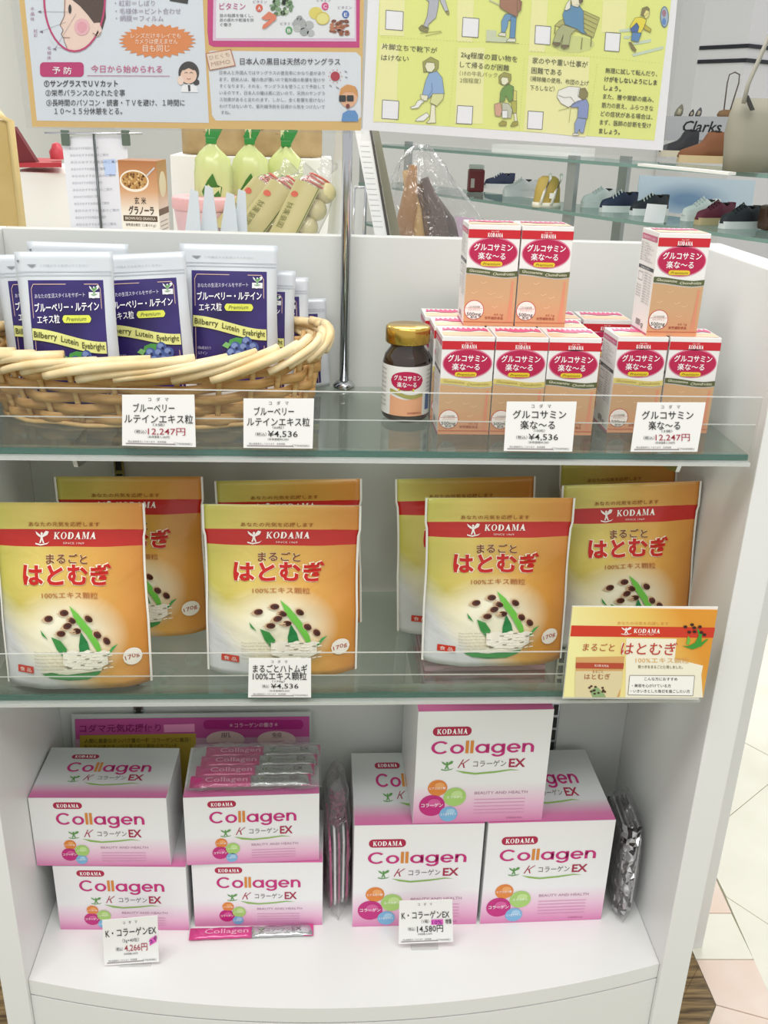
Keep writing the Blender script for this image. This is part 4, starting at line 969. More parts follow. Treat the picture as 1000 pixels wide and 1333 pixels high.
card([(159, 514), (253, 514), (255, 582), (159, 580)], Yc, pl(('ブルーベリー', .15, .72), ('ルテインエキス粒', .03, .97), '（3個）', '12,247円', True, '（本体価格11,340円）'), 'white price card reading 12,247 yen in front of the basket, left one')
card([(317, 519), (409, 519), (407, 584), (317, 583)], Yc, pl(('ブルーベリー', .15, .72), ('ルテインエキス粒', .05, .95), '（60粒）', '¥4,536', False, '（本体価格¥4,200）'), 'white price card reading 4,536 yen under the right end of the basket')
card([(660, 523), (751, 523), (745, 588), (656, 587)], Yc, pl(('グルコサミン', .1, .87), ('楽な～る', .22, .72), '（150粒）', '¥4,536', False, '（本体価格¥4,200）'), 'white price card reading 4,536 yen in front of the pink boxes')
card([(830, 524), (919, 524), (908, 588), (821, 588)], Yc, pl(('グルコサミン', .1, .86), ('楽な～る', .22, .69), '（3個）', '12,247円', True, '（本体価格11,340円）'), 'white price card reading 12,247 yen at the right end of the upper rail')
card([(324, 857), (405, 857), (405, 908), (323, 908)], Yc, [(.36, .62, .12, .085, 'コ　ダ　マ', K, 0), (.07, .94, .35, .22, 'まるごとハトムギ', K, .015), (.07, .93, .54, .22, '100%エキス顆粒', K, .015), (.38, .58, .61, .06, '（170g）', K, 0), (.22, .33, .75, .09, '（税込）', K, 0), (.36, .8, .77, .17, '¥4,536', K, .004), (.33, .66, .85, .05, '（本体価格¥4,200）', K, 0)], 'white price card reading 4,536 yen clipped to the lower rail before a barley pouch')
def stand(t, px, Y, z):
    a, c = ony(px[0], px[1], Y), ony(px[2], px[3], Y)
    st = link('clear_stand', box_me('stand', a.x, c.x, Y - .001, Y + .022, z + .0003, z + .002, ACRYLEDGE), t)
    link('stand_back', box_me('stand_back', a.x, c.x, Y + .0015, Y + .003, z + .0015, z + .026, ACRYL), st)
Ya = onz(170, 1258, ZB).y; t = card([(133, 1198), (205, 1192), (207, 1252), (136, 1257)], Ya, [(.37, .63, .12, .07, 'コ　ダ　マ', K, 0), (.05, .97, .38, .2, 'K・コラーゲンEX', K, .015), (.35, .65, .52, .09, '（5g×40包）', K, 0), (.22, .35, .7, .09, '（税込）', K, 0), (.38, .8, .72, .19, '4,266円', R_, .012), (.36, .62, .8, .05, '（本体価格3,950円）', K, 0)], 'white price card reading 4,266 yen with a pink sticker, standing on the bottom board', 'pink')
stand(t, (155, 1257, 196, 1254), Ya, ZB)
Yb = onz(555, 1236, ZB).y; t = card([(520, 1173), (589, 1171), (590, 1226), (519, 1229)], Yb, [(.35, .62, .12, .07, 'コ　ダ　マ', K, 0), (.05, .94, .42, .2, 'K・コラーゲンEX', K, .015), (.42, .56, .53, .09, '（1箱）', K, 0), (.17, .3, .7, .09, '（税込）', K, 0), (.34, .82, .74, .19, '14,580円', K, .012), (.35, .62, .81, .05, '（本体価格13,500円）', K, 0)], 'white price card reading 14,580 yen before the large collagen boxes', 'pink2')
stand(t, (536, 1229, 571, 1227), Yb, ZB)

# ------------------------------------------------------------------ yellow product sign
sg = thing('product_sign', 'yellow product sign with a red band at the right end of the lower rail', 'sign')
Ys = .889; c5 = T(4.348, 720, 770)
mp2, nt, b = newmat('sign_card', .4); gx, gy, gz, tc = gen_xyz(nt)
nt.links.new(mixc(nt, ramp(nt, mth(nt, 'ADD', mth(nt, 'MULTIPLY', gx, .9), mth(nt, 'MULTIPLY', gz, .45)), [(.25, 'F4EFA8'), (.7, 'EBC25E'), (1, 'E39A34')]), 'F2EFC0', 'F2EFC0') if False else ramp(nt, mth(nt, 'ADD', mth(nt, 'MULTIPLY', gx, .9), mth(nt, 'MULTIPLY', gz, .35)), [(.25, 'F4EFA8'), (.75, 'EDC96A'), (1, 'E39A34')]), b.inputs['Base Color'])
link('card', prism('card', [ony(x, y, Ys) for x, y in c5(112, 88, 932, 105, 850, 600, 60, 598)], .001, mp2), sg)
link('sleeve', prism('sleeve', [ony(x, y, Ys + .0015) for x, y in c5(110, 84, 935, 88, 825, 612, 55, 606)], .0015, mat('EEEFE8', .3)), sg)
P = Print(plane_px(Ys, .0002))
P.poly(c5(105, 192, 918, 204, 908, 262, 98, 254), 'D23A22', 1)
P.sprout(*c5(415, 222)[0], 13, -10, 'F7F0EA', 2); q = c5(455, 235, 604, 237); P.kodama(q[0], q[1], -5.6, 'FBF4EC', 2, .15); q = c5(482, 247, 570, 248); P.text(q[0], q[1], -2.2, 'SINCE 1969', 'F8E0D4', 2)
q = c5(365, 186, 655, 190); P.text(q[0], q[1], -4.6, 'あなたの元気を応援します', 'D9A050', 2)
P.poly(c5(410, 600, 415, 265, 700, 268, 690, 380, 850, 420, 840, 470, 848, 600), mat('F7F2DC', .4), 1)
q = c5(168, 333, 350, 336); P.text(q[0], q[1], -11, 'まるごと', 'B04A2A', 3, .003, .15); q = c5(385, 352, 705, 356); P.text(q[0], q[1], -18, 'はとむぎ', 'F8F0E0', 2, .06); P.text(q[0], q[1], -18, 'はとむぎ', 'C23A2A', 4, .01, .15)
q = c5(468, 402, 770, 404); P.text(q[0], q[1], -8, '100%エキス顆粒', 'E2B26A', 3); q = c5(482, 434, 735, 436); P.text(q[0], q[1], -4.6, '殻つきをまるごと使用しました。', '6A5A3A', 3, .01)
p = c5(435, 475, 802, 477, 792, 590, 425, 585); P.poly(p, 'FAFAF4', 3); P.box(p, .5, '55504A', 4)
for t_, a, c, y in (('こんな方におすすめ', 517, 705, 502), ('・美容を心がけている方', 448, 668, 540), ('・いきいきとした毎日を過ごしたい方', 440, 775, 571)): q = c5(a, y, c, y + 2); P.text(q[0], q[1], -4.6, t_, '3A3632', 4, .04)
for x, y in ((750, 200), (788, 188), (772, 230), (800, 205), (802, 228), (832, 200), (840, 232), (858, 245)): q = c5(x, y)[0]; P.ell(q[0], q[1], 2.6, 1.9, '3A2018', 5, 10)
P.poly(c5(765, 310, 805, 290, 825, 250, 815, 205, 845, 240, 840, 290, 870, 270, 880, 270, 840, 310, 790, 328, 730, 308), '3E9A38', 4); P.poly(c5(765, 250, 778, 270, 770, 300, 755, 300), '6DBE45', 5)
# small pouch picture
P.poly(c5(130, 372, 405, 368, 378, 595, 350, 600, 125, 598), 'D8A86A', 2); P.poly(c5(126, 450, 395, 450, 386, 540, 360, 600, 125, 598), 'E4D5A8', 3); P.poly(c5(130, 403, 402, 406, 398, 438, 128, 434), 'B84A30', 4)
q = c5(235, 425, 315, 428); P.kodama(q[0], q[1], -3, 'F4D8CC', 5); q = c5(178, 495, 325, 495); P.text(q[0], q[1], -8, 'はとむぎ', 'A8683A', 5, .01); q = c5(225, 460, 285, 460); P.text(q[0], q[1], -4, 'まるごと', 'A8683A', 5)
P.poly(c5(210, 560, 250, 540, 290, 580, 300, 598, 225, 598), '8FAE7A', 5)
for i in range(12): q = c5(205 + rnd.random() * 95, 535 + rnd.random() * 45)[0]; P.ell(q[0], q[1], 1.8, 1.3, '4A3020', 6, 8)
P.build('print', sg)

# ------------------------------------------------------------------ leaflet leaning at the back of the bottom compartment
lf = thing('leaflet_poster', 'magenta and olive leaflet leaning on the back panel behind the small collagen boxes', 'poster')
c6 = T(2.857, 80, 910); Yl = 1.152
link('sleeve', prism('sleeve', [ony(x, y, Yl + .001) for x, y in c6(38, 60, 928, 50, 935, 620, 60, 620)], .0025, mat('C9CFCC', .3)), lf)
P = Print(plane_px(Yl, .0003))
P.poly(c6(50, 75, 922, 65, 925, 600, 75, 600), 'C4579B', 1); P.poly(c6(52, 150, 922, 140, 925, 600, 75, 600), 'C99FB8', 2); P.poly(c6(68, 135, 500, 128, 505, 600, 75, 600), 'B8A23C', 3)
q = c6(68, 122, 370, 118); P.text(q[0], q[1], -11, 'コダマ元気応援便り', '8A1F66', 4, .05, res=3)
P.poly(c6(380, 95, 495, 92, 496, 122, 382, 124), 'F29CCB', 4)
P.rrect(*c6(528, 78)[0], *c6(900, 112)[0], 5, 'B02C80', 3, ry=5.5); q = c6(625, 105, 805, 102); P.text(q[0], q[1], -6.5, '＊コラーゲンの働き＊', 'F2CFE2', 5)
q = c6(85, 163, 480, 158); P.text(q[0], q[1], -6.2, '人間に重要なタンパク質の一種 コラーゲンに着目！', '4E4420', 4, .008); q = c6(85, 183, 430, 179); P.text(q[0], q[1], -5.5, '私たちの体のタンパク質の約三割を占めている', '4E4420', 4)
for x, ch in ((610, '肌'), (800, '免疫')): q = c6(x, 150)[0]; P.ell(q[0], q[1], 25, 11, 'E2C9C4', 4); q = c6(x - 16, 142, x + 20, 141); P.text(q[0], q[1], -7, ch, '7A6A6A', 6)
P.build('print', lf)

# ------------------------------------------------------------------ stick sachets
MAG = mat('CF3F86', .28, .1, coat=.5, bump=(60, .5)); SILV = mat('C9CBCC', .2, .75, bump=(70, .8, .003))
def stick(name, L_, W_, label=None):
    """flat foil stick along x, printed magenta half and silver half"""
    t = thing(name, label, 'sachet') if label else None
    def sec(x): e = min(1, (1 - abs(2 * x / L_)) * 9); return .0035 * max(.06, e) 
    out = []
    for nm, a, c, m_ in (('magenta_half', -.5, .0, MAG), ('silver_half', .0, .5, SILV)):
        rings = []
        for k in range(13):
            x = (a + (c - a) * k / 12) * L_; h = sec(x)
            rings.append([Vector((x, W_ / 2 * math.cos(q * math.pi / 5) * (1 if h > .001 else 1.02), h * math.sin(q * math.pi / 5) + .0036 + .0006 * math.sin(x * 300 + q))) for q in range(10)])
        out.append((nm, loft(nm, rings, m_)))
    return out
def seal(L_, W_): return box_me('seal', -.006, .006, -W_ / 2 * 1.03, W_ / 2 * 1.03, .0034, .0042, MAG)
SL, SWD = .152, .019
parts = stick('s', SL, SWD)
def stick_obj(label, group=None):
    t = thing('stick_sachet', label, 'sachet', group)
    for nm, me_ in parts: link(nm, me_, t)
    for s_ in (-1, 1): o = link('end_seal', SEAL, t); o.location = (s_ * (SL / 2 - .005), 0, 0)
    P = Print(lambda a, b, L: Vector((a, b, .0076 + L * .0002)))
    col = 'E9A5C4'; P.text((-.058, -.004), (-.004, -.004), .011, 'Collagen', col, 1, .02); P.sprout(.012, 0, .008, .009, '8A9A84', 1); P.text((.018, -.003), (.048, -.003), .007, 'コラーゲン', '8A8A8A', 1); P.text((.05, -.003), (.062, -.003), .009, 'EX', '7A6A70', 1, .01)
    link('print', PR.get('p') or PR.setdefault('p', P.build('print', False)), t); return t
PR = {}; SEAL = seal(SL, SWD)
s0 = stick_obj('single magenta and silver stick sachet lying flat before the second pair of small boxes')
a, c = onz(248, 1219, ZB), onz(407, 1213, ZB); mid = (a + c) / 2
place(s0, (mid.x, mid.y, ZB), c - a, (0, 0, 1), ((c - a).length / SL, 1, 1))
zt = ZB + 2 * SH + .0012
for i in range(4):
    o = stick_obj(('first', 'second', 'third', 'fourth')[i] + ' magenta and silver stick counted from the back, packed on the upper box', 'stick sachets on the upper small box')
    put(o, -.082 + .004 * (3 - i) - .008, 1.083 - .0235 * i, zt + .0012 + .0022 * i, 1.0, 8)
# their clear wrapper
def bag_blob(name, pts_fn, nu, nv, m_):
    V, F_ = [], []
    for j in range(nv + 1):
        for i in range(nu): V.append(pts_fn(i / nu, j / nv))
    for j in range(nv):
        for i in range(nu): F_.append((j * nu + i, j * nu + (i + 1) % nu, (j + 1) * nu + (i + 1) % nu, (j + 1) * nu + i))
    me = mesh(name, V, F_, m_, smooth=True); fixn(me); return me
def flatbag(L_, D_, H_, seed=0, wr=.002):
    def f(u, v):
        x = (v - .5) * L_; a = u * 2 * math.pi; e = max(.05, (1 - abs(2 * v - 1) ** 6)); nz = noise.noise(Vector((v * 9, math.cos(a) * 2, math.sin(a) * 2 + seed))) * wr
        return Vector((x, D_ / 2 * math.copysign(abs(math.cos(a)) ** .5, math.cos(a)) + nz, H_ / 2 + (H_ / 2 * e) * math.sin(a) + nz * e * .7))
    return f
wrp = thing('clear_wrapper', 'clear plastic wrapper around the four stick sachets on the upper small box', 'bag', me=bag_blob('wrap', flatbag(.172, .096, .018, 2), 24, 30, POLY))
put(wrp, -.086, 1.047, zt + .0002, 1.0)

# upright sachet bags
def sachet_bag(label, px_top, px_bot, w_, h_, yaw, colr, seed, sticks=True):
    t = thing('sachet_bag', label, 'bag')
    hx = .0165
    def f(u, v):
        a = u * 2 * math.pi; e = (1 - abs(2 * v - 1) ** 6) ** .7; nz = noise.noise(Vector((v * 9, math.cos(a) * 1.5, math.sin(a) * 1.5 + seed)))
        return Vector(((hx * e + .001) * math.copysign(abs(math.cos(a)) ** .6, math.cos(a)) + nz * .005, w_ / 2 * math.copysign(abs(math.sin(a)) ** .5, math.sin(a)) * (1 - .6 * max(0, v - .6) / .4) + nz * .006, v * h_))
    link('clear_film', bag_blob('film', f, 28, 34, POLY), t)
    rd = random.Random(seed)
    for i in range(5):
        x = -.0105 + .0052 * i; y0 = -w_ / 2 + .008 + .002 * i; hh = h_ * (.58 + .05 * (i % 2)) if sticks else h_ * .8
        lean_ = .002 * (i - 2)
        me_ = prism('pack', [Vector((x + lean_ * zz, yy, h_ * zz)) for yy, zz in ((y0 + .01, .04), (y0 + w_ * .8, .04), (y0 + w_ * .8, hh / h_), (y0 + .02, hh / h_), (y0 + .004, hh / h_ - .06), (y0, .12))], .0028, colr[i % len(colr)], .0006, (1, 0, 0))
        link('foil_pack', me_, t)
    def crump(name, y0, z0, z1, wx, m1, m2):
        V, F_, MI = [], [], []; nu, nv = 5, 26
        for j in range(nv + 1):
            for i in range(nu + 1):
                V.append(Vector((-wx + 2 * wx * i / nu + rd.uniform(-.002, .002), y0 + .006 * abs(i - nu / 2) + rd.uniform(-.004, .004), z0 + (z1 - z0) * j / nv + rd.uniform(-.002, .002))))
        for j in range(nv):
            for i in range(nu): a_ = j * (nu + 1) + i; F_ += [(a_, a_ + 1, a_ + nu + 2), (a_, a_ + nu + 2, a_ + nu + 1)]; c_ = int(noise.noise(Vector((i * .5, j * .5, seed))) > -.02); MI += [c_, c_]
        link(name, mesh(name, V, F_, [m1, m2], MI), t)
    if sticks: crump('crumpled_foil', -w_ / 2 * .5, h_ * .62, h_ * .9, .010, mat('6A2A44', .3, .4), mat('8A3A5A', .25, .3))
    else: crump('crumpled_foil', -w_ / 2 + .003, h_ * .05, h_ * .9, .012, mat('3A3436', .25, .6), mat('C4C4C6', .2, .6))
    b_ = onz(px_bot[0], px_bot[1], ZB); tp = ony(px_top[0], px_top[1], b_.y + w_ * .9)
    d = b_ + Vector((0, w_ / 2, 0)); 
    place(t, d, (1, math.tan(math.radians(yaw)), 0), Vector((tp.x, d.y + .01, tp.z)) - d, (1, 1, 1)); return t
PNK = [mat('C43A80', .3, .2, bump=(80, .6)), mat('ECECEE', .35), mat('A83672', .3, .1), mat('E6E6EA', .3)]
DRK = [mat('4A434A', .25, .6, bump=(90, .9, .004)), mat('C9C9CC', .2, .7, bump=(90, .9, .004)), mat('77707A', .3, .5)]
sachet_bag('clear bag of pink sachets standing between the small and large collagen boxes', (432, 985), (438, 1200), .115, .205, 3, PNK, 3)
sachet_bag('clear bag of crumpled silver and dark foil sachets leaning right of the large boxes', (770, 1035), (815, 1203), .12, .165, -4, DRK, 8, False)
# pink bag on the top carton
gb_ = thing('sachet_bag', 'clear bag of pale pink sachets lying flat on the topmost large box under the glass', 'bag')
link('clear_film', bag_blob('film', flatbag(.165, .135, .052, 5, .005), 28, 34, POLY), gb_)
for i in range(5):
    o = link('foil_pack', box_me('pack', -.078, .076, -.064 + .003 * i, .05, .003 + .0092 * i, .0115 + .0092 * i, mat('E0A4B8', .4) if i % 2 == 0 else mat('B8506E', .4), .003), gb_)
put(gb_, .205, 1.072, ZB + 2 * LH + .0018, 1.0)

# ------------------------------------------------------------------ goods standing on the counter behind
ZC = 1.19
ctr = thing('rear_counter', 'white counter behind the display cabinet carrying the food packets', 'counter')
link('top', box_me('top', -1.0, .75, 1.3, 2.35, ZC - .03, ZC, WHITE, .002), ctr)
link('body', box_me('body', -.98, .73, 1.33, 2.33, 0, ZC - .03, WHITE, .002), ctr)
# granola carton: hexa from px
gr = thing('granola_box', 'brown and white granola cereal box with a bowl picture standing on the rear counter', 'box')
Yg = 1.75
A = ony(153, 208, Yg); B_ = ony(204, 213, Yg); wG = (B_ - A).length; hG = A.z - ZC
gyaw = -4
link('carton', box_me('carton', 0, wG, 0, .075, 0, hG, grad_mat('granola', 2, [(0, 'EFEDE6'), (.5, 'EDE6D8'), (.72, 'CFA076'), (1, 'AC7040')]), .0008), gr)
P = Print(face((0, 0, 0), (wG, 0, 0), (0, 0, hG), (0, -1, 0)))
P.ell(.4, .815, .38, .1, 'EDE3D2', 1); P.ell(.4, .82, .34, .08, 'B88A4C', 2)
for i in range(60): a_ = rnd.random() * 6.28; r = rnd.random() ** .5; P.ell(.4 + .31 * r * math.cos(a_), .82 + .07 * r * math.sin(a_), .03, .012, rnd.choice(['8A5A2C', 'C79A5A', '6A4420', 'D9B67C']), 3 + i % 3, 7)
P.line([(.72, .86), (.95, .94)], .03, 'C9C9C9', 4, 2)
P.text((.37, .61), (.68, .61), .07, '玄 米', '2E2418', 3, .04); P.text((.2, .515), (.87, .515), .085, 'グラノーラ', '2E2418', 3, .05)
P.rect(.05, .445, .95, .498, '5A4632', 2); P.text((.1, .46), (.9, .46), .036, 'BROWN RICE GRANOLA', 'F0E6D6', 3)
P.text((.1, .40), (.9, .40), .03, '栄養成分表示（１食４０ｇ）', '4A4238', 3, .01)
for i, s_ in enumerate(('エネルギー', 'たんぱく質', '脂質', '炭水化物', '糖質')): P.text((.1, .35 - .045 * i), (.1 + .06 * len(s_), .35 - .045 * i), .028, s_, '4A4238', 3); P.text((.7, .35 - .045 * i), (.88, .35 - .045 * i), .028, '%d.%dg' % (i * 7 + 3, i), '4A4238', 3); P.line([(.08, .34 - .045 * i), (.92, .34 - .045 * i)], .005, 'B0A898', 2, 2)
P.build('front_print', gr)
P = Print(face((wG, 0, 0), (0, .075, 0), (0, 0, hG), (1, 0, 0))); P.rect(0, .5, 1, .56, '6A5A48', 1); P.ell(.5, .78, .35, .12, 'E6D8B8', 1)
for i in range(8): P.line([(.1, .44 - .04 * i), (.85, .44 - .04 * i)], .02, 'A8A298', 1, 2)
P.build('side_print', gr); put(gr, A.x, Yg, ZC, gyaw)
# sheet hanging from a clip stand
hs = thing('menu_stand', 'printed sheet hanging from a thin metal clip stand left of the granola box', 'stand'); Yh = 2.1
link('sheet', prism('sheet', [ony(x, y, Yh) for x, y in [(80, 178), (165, 176), (172, 330), (96, 330)]], .002, mat('E4E6EC', .4)), hs)
P = Print(plane_px(Yh, .0008)); P.poly([(134, 208), (150, 207), (151, 228), (137, 229)], 'BFD2F4', 1)
for i in range(12): P.text((90 + i * .8, 195 + i * 9), (128 + (i * 13) % 30, 194 + i * 9), -4, '本日のおすすめ商品のご案内', 'B4B8C2', 1)
P.build('print', hs); sw = ony(122, 174, Yh - .01); p1, p2, p3 = ony(58, 173, Yh - .01), ony(185, 174, Yh - .01), ony(132, 300, Yh - .01)
link('cross_bar', tube('bar', [p1, p2], .0022, CHROME, 6), hs); link('post', tube('post', [sw, p3, Vector((p3.x, p3.y, ZC))], .0028, mat('6A7070', .3, .8), 6), hs)
for x in (84, 163): q = ony(x, 176, Yh - .012); link('clip', box_me('clip', q.x - .008, q.x + .008, q.y, q.y + .01, q.z - .02, q.z + .01, mat('5A6A5C', .4), .002), hs)
link('foot', box_me('foot', p3.x - .06, p3.x + .06, p3.y - .03, p3.y + .03, ZC, ZC + .004, CHROME), hs)
# brown board at the far left
wb = thing('cardboard_display', 'tan cardboard display box at the far left edge behind the cabinet', 'box'); Yw = 1.55
q = [ony(-60, 148, Yw), ony(12, 158, Yw), ony(31, 330, Yw), ony(-60, 330, Yw)]
link('front', prism('front', q, .02, ground_mat('kraft_board', 'B59C60', 'C4AC72', 8, .6)), wb)
link('rim', tube('rim', [ony(-20, 139, Yw), ony(13, 158, Yw), ony(32, 320, Yw)], .006, mat('DCC488', .5), 6), wb)
link('flap', prism('flap', [ony(-60, 148, Yw), ony(12, 158, Yw), ony(-4, 139, Yw + .1), ony(-60, 130, Yw + .1)], .004, mat('D3BB80', .5)), wb)
# red display shelf and small shoes at left
rs = thing('red_shelf', 'red sloped display tray behind the tan cardboard at the left', 'tray'); Yr = 2.9
link('back', prism('back', [ony(x, y, Yr) for x, y in [(18, 165), (48, 212), (20, 214)]], .03, mat('6E1A22', .5)), rs)
link('plate', prism('plate', [ony(20, 212, Yr), ony(80, 212, Yr - .05), ony(80, 206, Yr + .25), ony(24, 205, Yr + .25)], .012, mat('B8323A', .4), 0, (0, 0, -1)), rs)
link('pin', lathe('pin', [(.02, 0), (.022, .02), (.015, .03), (.012, .04), (.0001, .045)], mat('C8404C', .4), 14), rs).location = ony(75, 207, Yr + .05)
wt = thing('white_table', 'white block table below the red tray at the left background', 'table', me=box_me('wt', ony(22, 214, 3.0).x, ony(110, 214, 3.0).x, 2.9, 3.4, .0, ony(60, 216, 3.0).z - .012, mat('ECEAE2', .5), .004))
wt2 = thing('low_plinth', 'low white plinth carrying brown ankle boots at the left background', 'plinth', me=box_me('wt2', -1.35, -.55, 2.45, 2.85, 0, 1.075, mat('ECEAE2', .5), .004))

# ------------------------------------------------------------------ shoes
def ringz(x, w_, z0, z1, n=10, flat=.6):
    return [Vector((x, w_ * math.copysign(abs(math.cos(a)) ** flat, math.cos(a)), z0 + (z1 - z0) * math.sin(a))) for a in [math.pi * k / (n - 1) for k in range(n)]]
def shoe(kind, L_, upper, sole_m, label, group=None, lace=None, solet=.16):
    t = thing('sneaker' if kind == 'low' else ('ankle_boot' if kind == 'boot' else 'loafer'), label, 'shoe', group)
    Wd = L_ * .19; sz = L_ * solet
    prof = {'low': [(0, .30), (.04, .38), (.12, .39), (.25, .31), (.38, .38), (.45, .40), (.55, .33), (.7, .25), (.85, .21), (.94, .18), (.985, .12), (1, .05)],
            'boot': [(0, .55), (.03, .56), (.2, .56), (.36, .55), (.41, .48), (.46, .38), (.54, .3), (.7, .24), (.85, .19), (.94, .15), (.985, .1), (1, .04)],
            'flat': [(0, .2), (.05, .24), (.2, .16), (.4, .15), (.5, .2), (.6, .19), (.75, .14), (.9, .11), (.96, .08), (1, .02)]}[kind]
    rings = []
    for x, h in prof:
        w_ = Wd * (.72 + .28 * math.sin(min(1, x * 1.35) * math.pi * .9)) * (1 if x < .85 else max(.4, 1 - ((x - .85) / .18) ** 2))
        if x < .05: w_ *= .75
        if kind == 'boot' and x < .42: w_ *= .95
        rings.append(ringz(x * L_, w_ * .95, sz * .7, sz * .7 + h * L_))
    link('upper', loft('upper', rings, upper), t)
    out = []
    for k in range(20):
        u = k / 19; x = L_ * (1.0 - math.cos(math.pi * u)) / 2 * 1.03 - .008
        out.append((x, Wd * 1.02 * (.76 + .24 * math.sin(u * 3.0)) * (math.sin(math.pi * min(1, max(.0, u))) ** .35 if 0 < u < 1 else 0)))
    pts = [Vector((x, w_, 0)) for x, w_ in out] + [Vector((x, -w_, 0)) for x, w_ in reversed(out[1:-1])]
    link('sole', prism('sole', pts, sz, sole_m, 0, (0, 0, 1)), t)
    if kind != 'flat':
        hx = .22 * L_ if kind == 'low' else .2 * L_; hz = sz * .7 + (.35 if kind == 'low' else .555) * L_
        lm = lathe('collar', [(.0001, 0), (L_ * .10, .0), (L_ * .125, .004), (L_ * .10, .008)], mat('2A2826', .8), 18)
        o = link('collar', lm, t); o.location = (hx, 0, hz - .004); o.scale = (1.1, .62, 1)
    if lace:
        for k in range(4):
            x = (.46 + .075 * k) * L_; z_ = sz * .7 + L_ * (.415 - .045 * k)
            link('lace', tube('lace', [(x - .006, -Wd * .55, z_ - .012), (x, 0, z_ + .004), (x + .006, Wd * .55, z_ - .012)], .0035, lace, 6), t)
    if kind == 'low':
        link('heel_tab', box_me('tab', -.004, .012, -Wd * .35, Wd * .35, sz * .7 + L_ * .2, sz * .7 + L_ * .38, upper, .003), t)
    return t
SW_ = mat('EEF0F0', .5); 
def put_shoe(t, px, py, z, heading):
    """px,py = heel-ish reference point on surface height z"""
    p = onz(px, py, z) if z is not None else None
    put(t, p.x, p.y, z, heading); return p
# ------------------------------------------------------------------ shoe shop rack on the right
ZL, ZU = .985, 1.262
O = onz(749, 277, ZL); O2 = onz(1000, 312, ZL); e = Vector((O2.x - O.x, O2.y - O.y, 0)).normalized(); nrm = Vector((-e.y, e.x, 0))
if nrm.y < 0: nrm = -nrm
def rp(s_, d, z): p = O + e * s_ + nrm * d; return Vector((p.x, p.y, z))
RG = thin('rack_glass', 'CFE2DE', .15, haze=.12, hcol='CFE0DC'); RGE = mat('6E9088', .2, coat=1); STEEL = mat('A9AFAE', .3, .7)
rk = thing('shoe_rack', 'steel and glass shelving of the shoe shop at the right background', 'rack')
for z, s0_, s1_ in ((ZL, -2.4, 1.6), (ZU, -2.4, 1.6), (.70, -2.4, 1.6), (.4, -2.4, 1.6)):
    link('glass_shelf', prism('shelf', [rp(s0_, 0, z - .012), rp(s1_, 0, z - .012), rp(s1_, .45, z - .012), rp(s0_, .45, z - .012)], .012, RG, 0, (0, 0, 1)), rk)
    link('shelf_edge', prism('edge', [rp(s0_, -.006, z - .016), rp(s1_, -.006, z - .016), rp(s1_, 0, z - .016), rp(s0_, 0, z - .016)], .018, RGE, 0, (0, 0, 1)), rk)
for s_ in (-2.4, -.09, 1.6):
    for d in (.02, .42):
        link('upright', prism('upright', [rp(s_ - .035, d, 0), rp(s_ + .035, d, 0), rp(s_ + .035, d + .03, 0), rp(s_ - .035, d + .03, 0)], ZU + .02, STEEL, 0, (0, 0, 1)), rk)
H0 = math.degrees(math.atan2(-nrm.y, -nrm.x))
LB_ = mat('E8EAEA', .5); NAVY = mat('2A3350', .6); BLK = mat('2A2C33', .6); MAR = mat('6A2238', .6); TANS = mat('C9B48A', .5)
def on_rack(t, px, py, z, head=0): p = onz(px, py, z); put(t, p.x, p.y, z + .0005, H0 + head)
on_rack(shoe('low', .225, LB_, SW_, 'white sneaker on the lower rack shelf right of the steel upright', lace=SW_), 800, 270, ZL, -14)
on_rack(shoe('low', .225, NAVY, SW_, 'navy blue sneaker with white laces next to the white one on the rack', lace=SW_), 826, 276, ZL, -14)
on_rack(shoe('low', .225, BLK, SW_, 'black sneaker with white laces left of the small white sign on the rack', lace=SW_), 866, 280, ZL, -14)
on_rack(shoe('low', .225, LB_, SW_, 'white sneaker in front of the blue panel, leftmost of three', lace=SW_), 932, 287, ZL, -10)
on_rack(shoe('low', .225, MAR, TANS, 'maroon sneaker in the middle of three before the blue panel', lace=mat('5A1C30', .6)), 951, 292, ZL, -10)
on_rack(shoe('low', .225, BLK, SW_, 'black sneaker at the right of three before the blue panel', lace=BLK), 984, 297, ZL, -10)
on_rack(shoe('low', .225, NAVY, SW_, 'small navy sneaker beside the dark red bag on the lower shelf', lace=SW_), 668, 246, ZL, -18)
on_rack(shoe('low', .225, LB_, SW_, 'white trainer with a dark heel mark left of the yellow bag', lace=SW_), 696, 256, ZL, -18)
on_rack(shoe('boot', .25, mat('2C2D31', .6), mat('D8CFB8', .6), 'black ankle boot half hidden behind the tan boot', group=None), 905, 205, ZU, -26)
on_rack(shoe('boot', .25, mat('7A4E30', .8), TANS, 'tan suede ankle boot on the upper rack shelf before the grey shop sign'), 938, 213, ZU, -30)
# yellow bag-like shoe
yb = thing('yellow_bag', 'small yellow bag with white straps standing beside the steel upright', 'bag')
q = onz(711, 270, ZL); wv = .15
rings = [[q + Vector(((wv / 2 * sx) * math.cos(a), (.05 * sx) * math.sin(a), z)) for a in [2 * math.pi * k / 16 for k in range(16)]] for z, sx in ((0, .95), (.03, 1.05), (.1, 1.0), (.16, .8), (.175, .5))]
link('body', loft('body', rings, mat('B9A050', .6)), yb); link('base', loft('base', [[p + Vector((0, 0, dz)) for p in [q + Vector((wv / 2 * 1.15 * math.cos(2 * math.pi * k / 16), .06 * math.sin(2 * math.pi * k / 16), 0)) for k in range(16)]] for dz in (0, .03)], mat('E9E6D4', .5)), yb)
for dx in (-.03, .035): link('strap', tube('strap', [q + Vector((dx - .02, -.062, .02)), q + Vector((dx, -.06, .09)), q + Vector((dx + .03, -.045, .165)), q + Vector((dx + .035, -.01, .185))], .009, mat('EFEDE2', .5), 6), yb)
